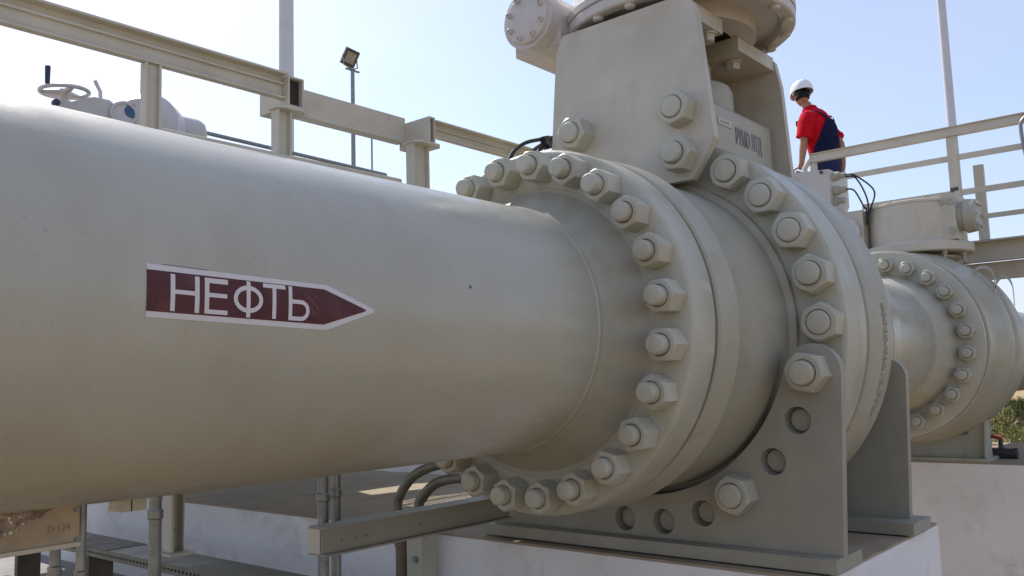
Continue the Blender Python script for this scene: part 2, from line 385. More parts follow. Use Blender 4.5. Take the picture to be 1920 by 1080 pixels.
B0 = BM()
for x, s_, k in ((2.02, .093, .0055),):
    merge(B0, stroke([(x-k, s_-k*.4), (x-k*.2, s_-k), (x+k, s_+k*.1), (x+k*.3, s_+k), (x-k*.6, s_+k*.8)]))
obj('paint_chip', B0, SHADOW_CHIP, t)
# ================================================================== BIG VALVE
V = root('ball_valve', 'big beige flanged ball valve with tall yoke, standing on two bolted brackets', 'valve', (4.42, 0, -1.06))
bm = BM(); lathe(bm, (0, 0, 0), (1, 0, 0), [(3.126, .70), (3.146, .70), (3.148, .785), (3.156, .795), (3.300, .803), (3.309, .797), (3.311, .768), (3.325, .762), (3.6, .762), (3.885, .764), (3.889, .785), (3.895, .797), (3.918, .799), (3.921, .78)], 160)
obj('end_body', bm, CAST, V)
bm = BM(); lathe(bm, (0, 0, 0), (1, 0, 0), [(3.312, .768), (3.314, .764), (3.330, .764), (3.331, .76)], 120)
bm.free()
bm = BM(); lathe(bm, (0, 0, 0), (1, 0, 0), [(3.921, .78), (3.923, .803), (3.922, .99), (3.925, 1.006), (3.932, 1.015), (4.185, 1.015), (4.197, 1.008), (4.199, .955), (4.255, .955)], 160)
obj('body_flange', bm, VALVE, V)
bm = BM(); lathe(bm, (0, 0, 0), (1, 0, 0), [(4.255, .95), (4.262, .985), (4.270, 1.000), (4.285, 1.006), (4.590, 1.006), (4.605, .998), (4.612, .975), (4.614, .915), (4.625, .90)], 160)
ring_o = obj('centre_body', bm, CAST, V)
bm = text_bm('4572Б1807-23288', .062, lambda x, y, z: Vector((4.462+y, -(1.0065+z)*cos(x/1.006-.46), (1.0065+z)*sin(x/1.006-.46))), depth=.004, bold=.0016, sx=1.25)
obj('cast_numbers', bm, CINK, ring_o)
bm = BM(); lathe(bm, (0, 0, 0), (1, 0, 0), [(4.626, .90), (4.63, .915), (4.86, .915), (4.88, .90), (4.90, .80), (4.92, .70), (5.50, .66), (5.54, .68), (5.69, .68), (5.695, .60)], 128)
obj('rear_body', bm, VALVE, V)
# bolts of the end flange
N1, R1, PH1 = 24, .7065, radians(111.885)
nm1, sm1 = nut_mesh(.122, .100, .0435), stud_mesh(.0395, .02, .141)
random.seed(11)
for i in range(N1):
    a = PH1-i*2*pi/N1
    nut(V, nm1, sm1, VALVE, 2.9405, -R1*cos(a), R1*sin(a), random.uniform(0, pi/3))
N2, R2, PH2 = 26, .926, radians(55.616)
nm2, sm2 = nut_mesh(.160, .100, .0575), stud_mesh(.0535, .02, .123)
nm2b, sm2b = nut_mesh(.160, .088, .0575), stud_mesh(.052, .02, .100)
YX0, YX1 = 3.777, 3.827
fixed = {5: YX0, 8: YX0, -1: YX0}
bracket_holes = (6, 7, 9, 10, 11)
for i in range(-10, 16):
    a = PH2-i*2*pi/N2; y, z = -R2*cos(a), R2*sin(a)
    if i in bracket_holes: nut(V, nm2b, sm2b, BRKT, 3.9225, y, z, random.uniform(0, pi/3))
    else: nut(V, nm2, sm2, VALVE, fixed.get(i, 3.9225), y, z, random.uniform(0, pi/3))
# support brackets
def bracket(x0, x1, xb0, xb1, holes, ye=.985, dy=0, rc=.128):
    Rin = .795; A = []
    zb = -1.0
    # outline in (y, z): right side first
    c5 = (-R2*cos(PH2-5*2*pi/N2)+dy, R2*sin(PH2-5*2*pi/N2)-dy*.7)
    side = arc(c5[0], c5[1], rc, radians(183), radians(20), 14)    # over the top of the lug
    right = [(-ye, zb)] + [p for p in side]
    pts = []; n = 30
    ang0 = radians(180)+math.asin(-side[-1][1]/hypot(*side[-1]))
    for k in range(1, n+1):
        a = ang0+(radians(270)-ang0)*k/n; r = Rin+(hypot(*side[-1])-Rin)*max(0, 1-k/4)
        pts.append((r*cos(a), r*sin(a)))
    half = right+pts
    outer = half+[(-y, z) for y, z in half[::-1]][1:]
    loops = [outer]
    if holes:
        for i in bracket_holes:
            for s in (1,):
                a = PH2-i*2*pi/N2; y, z = -R2*cos(a), R2*sin(a)
                loops.append(arc(y, z, .0605, 0, 2*pi, 24)[:-1])
        for i in bracket_holes[:2]:
            a = PH2-i*2*pi/N2; y, z = R2*cos(a), R2*sin(a)
            loops.append(arc(y, z, .060, 0, 2*pi, 24)[:-1])
    bm = BM(); plate(bm, loops, YZ, x0, x1)
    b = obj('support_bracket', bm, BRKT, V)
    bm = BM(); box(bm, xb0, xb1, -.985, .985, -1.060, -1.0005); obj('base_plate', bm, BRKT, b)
    return b
bracket(YX0, YX1, 3.69, 4.0, True)
bracket(4.945, 4.995, 4.76, 5.07, False, .915, .055, .105)
# yoke: two plates with top lips
def yoke(x0, x1, lx0, lx1, o=None, hw=.372):
    o = o or [(-.385, 1.69), (-.435, 1.60), (-.490, 1.02), (-.500, .93), (-.487, .905), (-.374, .742), (.374, .742), (.487, .905), (.500, .93), (.490, 1.02), (.435, 1.60), (.385, 1.69)]
    bm = BM(); plate(bm, [o], YZ, x0, x1); y = obj('yoke_plate', bm, YOKE, V)
    bm = BM(); box(bm, lx0, lx1, -hw, hw, 1.605, 1.688); l = obj('top_lip', bm, YOKE, y); return y, l
y1, l1 = yoke(YX0, YX1, YX1-.001+.001, 4.20)
y2, l2 = yoke(4.945, 4.990, 4.47, 4.945, [(-.310, 1.69), (-.335, 1.66), (-.365, 1.50), (-.392, 1.02), (-.398, .93), (-.35, .80), (.35, .80), (.398, .93), (.392, 1.02), (.365, 1.50), (.335, 1.66), (.310, 1.69)], .330)
bm = BM(); box(bm, YX1+.0005, 4.9445, .345, .357, .80, 1.604); obj('yoke_side_plate', bm, YOKE, V)
for (y, z) in ((.287, 1.097), (-.329, 1.097), ):
    nut(V, nm2, sm2, VALVE, YX0, y, z, random.uniform(0, pi/3))
for (x, y, l) in ((4.125, -.315, l1), (4.08, .20, l1), (4.62, -.22, l2), (4.62, .20, l2), (4.10, -.02, l1), (4.60, 0, l2)):
    bm = BM(); cyl(bm, (x, y, 1.604), (x, y, 1.592), .052, n=24)
    for k in range(1): lathe(bm, (x, y, 1.592), (0, 0, -1), [(0, .044), (.036, .044), (.040, .038), (.040, 0)], 6)
    obj('hex_bolt', bm, VALVE, l, ang=20)
# bonnet block with cap
bm = BM()
sec = [(-.300, .78)]+arc(-.265, 1.225, .035, pi, pi/2, 5)+arc(.265, 1.225, .035, pi/2, 0, 5)+[(.300, .78)]
prof = [(3.86, 1), (4.90, 1)]
plate(bm, [sec], YZ, 3.86, 4.90)
for v in bm.verts:
    if v.co.z < .9: v.co.x = 4.42+(v.co.x-4.42)*1.04
bn = obj('bonnet', bm, CAST, V)
bm = BM(); lathe(bm, (4.44, 0, 1.262), (0, 0, 1), [(0, .262), (.008, .268), (.12, .268), (.155, .255), (.175, .225), (.18, .15), (.30, .15), (.30, .09), (.36, .09)], 64)
obj('stem_cap', bm, CAST, bn)
bm = text_bm('РУМО ЛТД', .125, lambda x, y, z: Vector((4.43+x, -.3015-z, 1.065+y*1.0)), depth=.002, bold=.003, sx=.50)
obj('maker_lettering', bm, INK, bn)
bm = BM(); box(bm, 4.225, 4.38, -.3045, -.2995, 1.135, 1.175)
rp = obj('rating_plate', bm, FRAME, bn)
bm = BM(); box(bm, 4.25, 4.355, -.3055, -.3046, 1.148, 1.162); obj('rating_text', bm, CINK, rp)
# gearbox on top
GX = 4.385
bm = BM(); lathe(bm, (GX, 0, 0), (0, 0, 1), [(1.690, .30), (1.690, .44), (1.77, .44), (1.775, .56), (1.735, .58), (1.732, .645), (1.740, .655), (1.785, .658), (1.79, .645), (1.795, .645), (1.800, .660), (1.84, .662), (1.848, .650), (1.852, .615), (1.90, .60), (2.25, .60), (2.33, .56), (2.36, .40), (2.37, .01)], 96)
gb = obj('gearbox', bm, GEAR, V)
for k in range(18):
    a = 2*pi*k/18+.1; x, y = GX+.612*cos(a), .612*sin(a)
    bm = BM(); lathe(bm, (x, y, 1.734), (0, 0, -1), [(0, .030), (.016, .030), (.022, .022), (.022, 0)], 12)
    obj('cap_screw', bm, GEAR, gb)
WY, WZ, WX = .585, 1.835, 3.70
bm = BM(); cyl(bm, (WX+.02, WY, WZ), (5.1, WY, WZ), .175, n=48)
box(bm, WX+.10, 4.7, WY-.172, WY+.16, 1.665, 1.82)
hs = obj('worm_housing', bm, GEAR, gb)
bm = BM(); lathe(bm, (WX, WY, WZ), (1, 0, 0), [(0, 0), (0, .140), (.004, .148), (.020, .152), (.022, .160), (.05, .165), (.052, .175), (.1, .178), (.102, .17)], 48)
cp = obj('housing_cover', bm, GEAR, hs)
for k in range(8):
    a = 2*pi*k/8+.35; y, z = WY+.124*cos(a), WZ+.124*sin(a)
    bm = BM(); lathe(bm, (WX, y, z), (-1, 0, 0), [(0, .016), (.018, .016), (.020, .010), (.012, .009), (.012, 0)], 12); obj('cap_screw', bm, GEAR, cp, ang=25)

# ================================================================== FAR PIPE + FAR VALVE
t = root('oil_pipe', 'short beige pipe section between the two flanged valves', 'pipe', (6.6, 0, -.5))
bm = BM(); lathe(bm, (0, 0, 0), (1, 0, 0), [(5.70, .66), (5.702, .68), (5.87, .68), (5.875, .57), (5.95, .54), (6.1, RP), (6.6, RP), (7.30, RP)], 96); obj('pipe_wall', bm, PIPE, t)
bm = BM(); lathe(bm, (0, 0, 0), (1, 0, 0), [(7.30, RP), (7.304, RP+.004), (7.316, RP+.004), (7.32, RP)], 96); obj('weld_seam', bm, PIPE, t)
bm = BM(); lathe(bm, (0, 0, 0), (1, 0, 0), [(7.32, RP-.001), (7.45, .545), (7.56, .58), (7.60, .60), (7.602, .775), (7.610, .788), (7.655, .790), (7.660, .775), (7.660, .74)], 96); obj('weld_neck_flange', bm, VALVE, t)
F = root('ball_valve', 'farther beige ball valve with squat drum gearbox and lifting lugs, at right', 'valve', (8.6, 0, -1.02))
bm = BM(); lathe(bm, (0, 0, 0), (1, 0, 0), [(7.66, .74), (7.676, .745), (7.680, .795), (7.69, .808), (7.76, .808), (7.775, .795), (7.79, .785), (7.88, .785), (8.0, .800), (8.15, .832), (8.27, .855), (8.33, .858), (8.36, .845), (8.40, .822), (8.45, .818), (8.49, .830), (8.52, .85), (8.56, .856), (8.85, .850), (8.93, .83), (9.0, .79), (9.03, .77), (9.06, .77), (9.065, .79), (9.25, .79), (9.25, .55), (9.6, RP), (16, RP)], 96)
obj('welded_body', bm, CAST, F)
nm3, sm3 = nut_mesh(.112, .075, .041), stud_mesh(.037, .02, .108)
R3, PH3 = .673, radians(81.834)
for i in range(-6, 18):
    a = PH3-i*2*pi/24; nut(F, nm3, sm3, VALVE, 7.602, -R3*cos(a), R3*sin(a), random.uniform(0, pi/3))
# lifting lugs: thin plate loops standing on the shell
for xx, P_ in ((8.32, [(1822, 520), (1830, 506), (1846, 501), (1858, 507), (1865, 525), (1868, 556)]), (8.62, [(1868, 530), (1876, 520), (1888, 520), (1896, 530), (1900, 545), (1902, 570)])):
    pts = spline([at(px, py, x=xx) for px, py in P_], 4); bm = BM(); pr = None
    for p in pts:
        q = [bm.verts.new(p+Vector((dx, dy, dz))) for dx, dy, dz in ((-.02, 0, .014), (.02, 0, .014), (.02, .0, -.014), (-.02, .0, -.014))]
        if pr:
            for k in range(4): face(bm, [pr[k], pr[(k+1) % 4], q[(k+1) % 4], q[k]])
        else: face(bm, q)
        pr = q
    face(bm, pr); obj('lifting_lug', bm, VALVE, F)
# neck, mounting flange, drum gearbox
FX, FY = 8.62, -.075
bm = BM(); lathe(bm, (FX, FY, 0), (0, 0, 1), [(.66, .30), (.76, .30), (.79, .36), (.805, .36), (.805, .25), (.834, .25)], 48); obj('stem_neck', bm, CAST, F)
bm = BM(); lathe(bm, (FX, FY, 0), (0, 0, 1), [(.835, .2), (.835, .460), (.845, .470), (.915, .470), (.925, .460), (.927, .3)], 64); mf = obj('mounting_flange', bm, FRAME, F)
for k in range(10):
    a = 2*pi*k/10+.2; x, y = FX+.40*cos(a), FY+.40*sin(a)
    bm = BM(); cyl(bm, (x, y, .805), (x, y, .834), .024, n=6); cyl(bm, (x, y, .76), (x, y, .806), .012, n=8); obj('flange_bolt', bm, VALVE, mf, ang=20)
bm = BM(); lathe(bm, (FX, FY, 0), (0, 0, 1), [(.927, .42), (.945, .405), (1.285, .405), (1.290, .415), (1.310, .415), (1.317, .405), (1.323, .05), (1.323, 0)], 64)
dg_ = obj('drum_gearbox', bm, FRAME, F)
for k in range(8):
    a = 2*pi*k/8+.5; x, y = FX+.375*cos(a), FY+.375*sin(a)
    bm = BM(); cyl(bm, (x, y, 1.315), (x, y, 1.34), .014, n=6); obj('cover_screw', bm, VALVE, dg_, ang=20)
# right side: worm block, motor
bm = BM(); box(bm, 8.35, 8.72, -.485, -.30, .93, 1.345); wb = obj('worm_block', bm, FRAME, F)
for (y, z) in ((-.45, 1.01), (-.36, 1.27), (-.455, 1.27)):
    bm = BM(); lathe(bm, (8.35, y, z), (-1, 0, 0), [(0, .030), (.02, .030), (.022, .018), (.012, .012), (.012, 0)], 14); obj('plug_screw', bm, VALVE, wb)
bm = BM(); cyl(bm, (8.50, -.485, 1.14), (8.50, -.52, 1.14), .13, n=28); cyl(bm, (8.50, -.52, 1.14), (8.50, -.635, 1.14), .155, .145, n=28, ch=.02)
mo = obj('hand_drive', bm, CAST, F)
for k in range(6):
    a = 2*pi*k/6; bm = BM(); cyl(bm, (8.5+.11*cos(a), -.655, 1.14+.11*sin(a)), (8.5+.11*cos(a), -.630, 1.14+.11*sin(a)), .016, n=8); obj('cap_screw', bm, VALVE, mo)
bm = BM(); tube(bm, [(8.45, -.45, 1.34), (8.45, -.45, 1.39), (8.50, -.48, 1.40)], .02); obj('grease_nipple', bm, DARKM, wb)
# electric actuator on the left of the drum
c = at(1561, 345, x=8.5)
A_ = BM(); box(A_, 8.30, 8.72, .30, .50, .90, 1.30); obj('drive_block', A_, FRAME, F)
a0, a1 = at(1500, 345, x=8.4), at(1600, 372, x=8.4)
bm = BM(); ac = Vector((8.4, (a0.y+a1.y)/2, 1.64))
# housing: drum (left) + box (right) seen from its end
cyl(bm, (8.15, 1.05, 1.58), (8.75, 1.05, 1.58), .20, n=36, ch=.015)
plate(bm, [[(.55, 1.42), (.55, 1.72), (.86, 1.74), (1.05, 1.83), (1.24, 1.62), (1.10, 1.38), (.80, 1.22), (.62, 1.28)]], YZ, 8.20, 8.70)
ea = obj('electric_actuator', bm, GEAR, F)
for (y, z) in ((.98, 1.77), (.92, 1.43), (.62, 1.70)):
    bm = BM(); cyl(bm, (8.20, y, z), (8.18, y, z), .016, n=8); obj('cap_screw', bm, DARKM, ea)
bm = BM(); lathe(bm, (8.149, 1.05, 1.58), (-1, 0, 0), [(0, .12), (.015, .12), (.02, .1), (.02, 0)], 28); obj('indicator_cover', bm, CAST, ea)
for k, (y, z) in enumerate(((.55, 1.66), (.55, 1.52), (.57, 1.42))):
    bm = BM(); cyl(bm, (8.3, y+.02, z), (8.3, y-.06, z), .045, n=16); cyl(bm, (8.3, y-.06, z), (8.3, y-.12, z), .03, n=8); obj('cable_gland', bm, CAST, ea)
for k, (y, z, dy) in enumerate(((.43, 1.66, -.20), (.43, 1.64, -.12), (.45, 1.52, -.12))):
    bm = BM(); tube(bm, spline([(8.3, y, z), (8.27, y-.10, z-.03), (8.27, y+dy-.06, z-.2), (8.3, .22+.02*k, 1.30), (8.34, .28, 1.16)]), .008, 8); obj('signal_cable', bm, BLACK, ea)
bm = BM(); cyl(bm, (8.45, .84, .95), (8.45, .84, 1.35), .11, n=24); box(bm, 8.35, 8.6, .5, .95, 1.02, 1.16); cyl(bm, (8.25, .45, 1.10), (8.6, .45, 1.10), .13, n=24)
obj('actuator_coupling', bm, GEAR, F)
# far bracket: cross plate, side gussets
bm = BM()
out = [(-.52, -1.0), (-.52, -.50), (-.36, -.80), (.36, -.80), (.52, -.50), (.52, -1.0)]
plate(bm, [out], YZ, 8.62, 8.66); fb = obj('support_bracket', bm, VALVE, F)
bm = BM(); box(bm, 8.48, 9.12, -.54, .54, -1.03, -1.0); obj('base_plate', bm, VALVE, fb)
for y in (-.53, .51):
    bm = BM(); plate(bm, [[(8.52, -1.0), (8.52, -.97), (8.60, -.62), (8.66, -.62), (8.72, -.97), (8.72, -1.0)]], XZ, y, y+.02); obj('gusset_plate', bm, VALVE, fb)
bm = BM(); plate(bm, [[(-.46, -1.0), (-.46, -.68), (-.36, -.80), (.36, -.80), (.46, -.68), (.46, -1.0)]], YZ, 9.02, 9.06); obj('support_bracket', bm, VALVE, F)

# small drain valve with a red lever
D = root('drain_valve', 'small dark drain valve with a red lever on the far plinth', 'drain valve', (9.0, -.55, -1.03))
Y0_ = .165
bm = BM(); cyl(bm, (8.95, -.60+Y0_, -.985), (8.95, -.82+Y0_, -.985), .045, n=16); cyl(bm, (8.95, -.71+Y0_, -.985), (8.95, -.75+Y0_, -.985), .055, n=8); cyl(bm, (8.95, -.82+Y0_, -.985), (8.95, -.85+Y0_, -.985), .05, n=8); cyl(bm, (8.95, -.72+Y0_, -.98), (8.95, -.72+Y0_, -.86), .02, n=10)
obj('valve_body', bm, DARKM, D)
bm = BM(); tube(bm, [(8.95, -.735+Y0_, -.855), (8.95, -.70+Y0_, -.845), (8.95, -.65+Y0_, -.835), (8.95, -.62+Y0_, -.832)], [.014, .014, .016, .018], 8); obj('lever', bm, REDP, D)

# ================================================================== WALKWAY FRAME BEHIND THE PIPE
def ibeam(bm, p0, p1, w_, h, t_, up=(0, 0, 1), web='z'):
    """H profile from p0 to p1: two flanges of width w_ and a web of height h"""
    p0, p1 = Vector(p0), Vector(p1); d = (p1-p0); L = d.length; d.normalize(); up = Vector(up); s = d.cross(up).normalized(); c = (p0+p1)/2
    obox(bm, c, d*L, s*t_*.8, up*(h-2*t_)); obox(bm, c+up*(h-t_)/2, d*L, s*w_, up*t_); obox(bm, c-up*(h-t_)/2, d*L, s*w_, up*t_)
# posts are H profiles
def hpost(x0, x1, y0, y1, z0, z1, name, label, cap=None):
    t = root(name, label, 'post', ((x0+x1)/2, (y0+y1)/2, z0))
    bm = BM(); box(bm, x0, x0+.010, y0, y1, z0, z1); box(bm, x1-.010, x1, y0, y1, z0, z1); box(bm, x0+.0102, x1-.0102, (y0+y1)/2-.004, (y0+y1)/2+.004, z0, z1)
    obj('column', bm, FRAME, t)
    if cap:
        bm = BM(); c0, c1, d0, d1 = cap; plate(bm, [[(c0, d0+.03), (c0+.03, d0), (c1-.03, d0), (c1, d0+.03), (c1, d1), (c0, d1)]], XY, z1+.0005, z1+.013); obj('cap_plate', bm, FRAME, t)
    bm = BM(); box(bm, x0-.05, x1+.05, y0-.05, y1+.05, z0-.001, z0+.015); obj('foot_plate', bm, FRAME, t)
    return t
GT = -1.75
hpost(1.695, 1.765, 1.00, 1.045, .725, 1.148, 'steel_post', 'leftmost beige steel post rising behind the pipe under the long rail')
p2 = hpost(2.345, 2.425, 1.01, 1.065, .725, 1.098, 'steel_post', 'beige steel post with a wide cap plate, below the first open box end', (2.335, 2.50, .98, 1.075))
p3 = hpost(3.205, 3.325, 1.00, 1.06, .725, 1.098, 'steel_post', 'rightmost beige steel post with cap plate, nearest the valve', (3.20, 3.40, .96, 1.09))
def boxend(name, x0, x1, y0, y1, z0, z1, label):
    t = root(name, label, 'bracket', ((x0+x1)/2, (y0+y1)/2, z0)); q = .009
    bm = BM(); box(bm, x0, x0+q, y0, y1, z0, z1); box(bm, x1-q, x1, y0, y1, z0, z1); box(bm, x0+q, x1-q, y0+.0005, y1, z0, z0+q); box(bm, x0+q, x1-q, y0+.0005, y1, z1-q, z1)
    obj('box_section', bm, FRAME, t)
    bm = BM(); box(bm, x0+q, x1-q, y0+.03, y0+.035, z0+q, z1-q); obj('hollow_shade', bm, HOLLOW_SHADE, t)  # near-black sheet stands in for the shade inside the box
boxend('beam_stub', 2.385, 2.475, .985, 1.22, 1.1125, 1.262, 'short box stub with dark open end, on the post under the tall pale mast')
boxend('beam_stub', 3.305, 3.350, .975, 1.22, 1.1125, 1.262, 'short box stub with dark open end, on the post nearest the valve')
bm = BM(); box(bm, -2.5, 2.384, 1.03, 1.04, 1.150, 1.272); box(bm, -2.5, 2.384, .985, 1.0295, 1.264, 1.2735); box(bm, -2.5, 2.384, 1.000, 1.0295, 1.150, 1.158); box(bm, -2.5, 2.384, 1.015, 1.0295, 1.222, 1.232)
obj('steel_rail', bm, FRAME, label='long beige channel rail crossing the upper left corner', cat='rail')
bm = BM(); box(bm, 2.4755, 3.3045, 1.17, 1.18, 1.150, 1.292); box(bm, 2.4755, 3.3045, 1.1805, 1.24, 1.284, 1.292); box(bm, 2.4755, 3.3045, 1.1805, 1.24, 1.150, 1.158)
obj('steel_rail', bm, FRAME, label='flat faced beige beam spanning between the two open box ends', cat='rail')
bm = BM(); box(bm, 3.3505, 6.0, 1.03, 1.04, 1.165, 1.258); box(bm, 3.3725, 6.0, .99, 1.0295, 1.250, 1.259); box(bm, 3.3725, 6.0, 1.00, 1.0295, 1.165, 1.172); box(bm, 3.3725, 6.0, 1.015, 1.0295, 1.214, 1.222)
obj('steel_rail', bm, FRAME, label='slender beige rail running from the last post behind the valve yoke', cat='rail')
# walkway floor below the rails
wk = root('walkway', 'thin edged steel walkway showing as a low line just above the pipe', 'walkway', (1, 2.2, .8))
bm = BM(); tube(bm, [(1.76, 1.02, .868), (3.12, 1.02, .868)], .017, 12); obj('edge_rail', bm, FRAME, wk)
bm = BM(); box(bm, 1.6, 3.1, 1.18, 1.19, .72, .84); box(bm, 1.6, 3.42, 1.02, 1.17, .715, .7245); box(bm, 1.6, 3.1, 3.2, 3.21, .72, .84)
for k in range(16): box(bm, 1.62+k*.09, 1.626+k*.09, 1.1905, 3.1995, .80, .835)
for k in range(14): box(bm, 1.61, 3.09, 1.30+k*.14, 1.306+k*.14, .836, .842)
obj('grating', bm, GALV, wk)
# unseen plate added to shade the plinths, holes shaped as sun patches
hx = lambda px, py: at(px, py, z=-1.07)+sv*(1.89/sv.z)
hA, hB, hC, hD = hx(690, 908), hx(835, 903), hx(800, 921), hx(700, 925)
bm = BM(); hole = [(q.x, q.y) for q in (hA, hB, hC, hD)]
def hole_at(P_, z):
    k = (.79-z)/sv.z
    return [((at(px, py, z=z)+sv*k).x, (at(px, py, z=z)+sv*k).y) for px, py in P_]
hole = hole_at([(648, 915), (672, 911), (700, 912), (760, 908), (815, 904), (800, 916), (698, 928), (672, 922)], -1.07)
hg = hole_at([(735, 944), (775, 934), (895, 921), (912, 932), (845, 946), (745, 951)], -1.07)
hs1 = hole_at([(932, 991), (958, 986), (964, 987), (940, 993)], -1.0); hs2 = hole_at([(957, 994), (985, 993), (1024, 1000), (965, 998)], -1.0)
gx0, gx1, gy0, gy1 = min(q[0] for q in hg), max(q[0] for q in hg), min(q[1] for q in hg), max(q[1] for q in hg)
k = gx0
gb_ = BM()
while k < gx1: box(gb_, k, k+.03, gy0-.02, gy1+.02, .7955, .81); k += .058
obj('sun_stripe_bar', gb_, GALV, wk)  # bars added across one hole to break its sun patch into stripes
plate(bm, [[(1.2, 6.0), (1.2, 3.25), (1.4, 1.55), (4.5, 1.75), (5.2, 2.4), (7.4, 3.25), (7.4, 7.6), (6.4, 8.2), (3.0, 8.2)], hole, hg, hs1, hs2], XY, .78, .795)
obj('shade_plate', bm, GALV, wk)
bm = BM()
for x, y in ((1.4, 5.9), (6.2, 8.0), (7.2, 7.4)): box(bm, x-.06, x+.06, y-.06, y+.06, GZ, .7795)
obj('legs', bm, FRAME, wk)

# ================================================================== SECOND PIPELINE BEHIND WITH ITS ACTUATOR
t = root('oil_pipe', 'beige pipe running parallel, mostly hidden behind the near pipe', 'pipe', (2, 5.0, -.51))
bm = BM(); lathe(bm, (0, 5.0, 0), (1, 0, 0), [(-6, .5), (0, .5), (6.6, .5)], 64); obj('pipe_wall', bm, PIPE, t)
bm = BM(); cyl(bm, (3.3, 5, .4), (3.3, 5, 2.0), .22, n=32); cyl(bm, (3.3, 5, .48), (3.3, 5, .56), .45, n=32); obj('valve_neck', bm, VALVE, t)
H = root('valve_actuator', 'grey actuator with spoked handwheel peeping over the near pipe', 'actuator', (3.4, 5.0, 2.0))
hw = at(121, 172, y=5.0)
bm = BM(); n = 40; R_ = .185; tl = Matrix.Rotation(radians(-3), 3, 'Y')
pts = [hw+tl@Vector((R_*cos(2*pi*k/n), R_*sin(2*pi*k/n), 0)) for k in range(n+1)]
tube(bm, pts, .017, 10)
wheel = obj('handwheel', bm, GEAR, H)
bm = BM(); lathe(bm, hw+Vector((0, 0, -.06)), (0, 0, 1), [(0, .0), (0, .03), (.05, .045), (.075, .04), (.08, 0)], 20)
for k in range(3):
    a = 2*pi*k/3+.5; tube(bm, [hw+Vector((0, 0, -.01)), hw+tl@Vector((R_*cos(a), R_*sin(a), 0))], [.034, .015], 8)
obj('spokes', bm, GEAR, wheel)
g0 = hw+tl@Vector((-R_*.9, -R_*.4, 0))
bm = BM(); cyl(bm, g0+Vector((0, 0, .02)), g0+Vector((0, 0, .17)), .019, .022, n=16, ch=.004); obj('grip', bm, NAVYH, wheel)
bm = BM(); cyl(bm, hw+Vector((0, 0, -.32)), hw+Vector((0, 0, -.05)), .028, n=16); obj('wheel_shaft', bm, GEAR, H)
def P5(px, py, y=5.0): q = at(px, py, y=y); return (q.x, q.z)
bm = BM(); plate(bm, [[P5(104, 192), P5(108, 188), P5(125, 196), P5(146, 189), P5(168, 187), P5(196, 193), P5(206, 202), P5(216, 215), P5(200, 235), P5(120, 235)]], XZ, 4.9, 5.2); b_ = obj('control_housing', bm, GEAR, H)
bm = BM(); s0 = at(112, 192, y=4.88); cyl(bm, (s0.x-.03, 4.90, s0.z-.01), (s0.x-.03, 4.86, s0.z-.01), .03, n=12); obj('selector_knob', bm, NAVYH, b_)
bm = BM(); tube(bm, [at(178, 151, y=5), at(182, 160, y=5), at(188, 172, y=5), at(189, 196, y=5)], .016, 10); obj('bent_lever', bm, GEAR, H)
m0 = at(300, 222, y=5.0)
bm = BM()
ctr = Vector((m0.x, 5.1, m0.z-.10))
lathe(bm, ctr, (-.72, -.7, 0), [(-.42, 0), (-.41, .13), (-.30, .16), (-.28, .20), (-.16, .24), (-.02, .275), (.0, .285), (.22, .285), (.24, .27), (.34, .22), (.42, .17), (.43, 0)], 48)
mm = obj('motor_drum', bm, GEAR, H)
e0 = at(365, 245, y=5.2)
bm = BM(); lathe(bm, Vector((e0.x-.22, 5.2, e0.z-.04)), (1, 0, 0), [(0, 0), (0, .15), (.22, .15), (.27, .13), (.30, .09), (.31, 0)], 40); obj('motor_end', bm, GEAR, H)
w0 = at(248, 209, y=4.83)
bm = BM(); dn = Vector((-.35, -1, .1)).normalized(); lathe(bm, at(232, 214, y=4.86), dn, [(-.1, .12), (0, .12), (.02, .112), (.022, .09), (.012, .085), (.012, 0)], 32); dd = obj('dial_case', bm, GEAR, H)
bm = BM(); cyl(bm, w0, w0+dn*.006, .062, n=28); obj('dial_window', bm, GLASS, dd)
# small pipe continuing to the right of the actuator
a_, b_2 = at(385, 249, y=5.6), at(505, 277, y=5.6)
d_ = (b_2-a_); bm = BM(); cyl(bm, a_-d_*.3, b_2+d_*2.2, .022, n=12); obj('instrument_tube', bm, GALV, label='thin grey tube leading right from the actuator motor', cat='tube')

# ================================================================== MASTS
m_ = at(537, 145, y=9.0)
t = root('mast', 'tall pale mast rising behind the first open box end', 'mast', (m_.x, 9, GZ))
bm = BM(); cyl(bm, (m_.x, 9, GZ), (m_.x, 9, 16), .125, .105, n=24); obj('shaft', bm, POLE, t)
bm = BM(); cyl(bm, (m_.x, 9, GZ), (m_.x, 9, GZ+.04), .28, n=24); obj('base_flange', bm, POLE, t)
f0 = at(661, 132, y=14); fx = f0.x
t = root('flood_light', 'single square floodlight on a thin grey pole, left of the valve', 'lamp', (fx, 14, GZ))
bm = BM(); cyl(bm, (fx, 14, GZ), (fx, 14, f0.z), .075, .048, n=16); obj('pole', bm, GALV, t)
hd = at(656, 108, y=13.9)
dv = Vector((-.30, -.80, -.45)).normalized(); sx = Vector((.86, -.30, -.28)); sx = (sx-dv*sx.dot(dv)).normalized(); sy = dv.cross(sx).normalized()
if sy.z < 0: sy = -sy
bm = BM(); obox(bm, hd, sx*.36, sy*.42, dv*.10); hb = obj('lamp_head', bm, DARKM, t)
bm = BM(); obox(bm, hd+dv*.052, sx*.25, sy*.27, dv*.006); obj('lens', bm, LENSM, hb)
bm = BM()
for k in range(6): obox(bm, hd-dv*.075+sx*(-.14+k*.056), sx*.012, sy*.32, dv*.05)
obj('cooling_fin', bm, DARKM, hb)
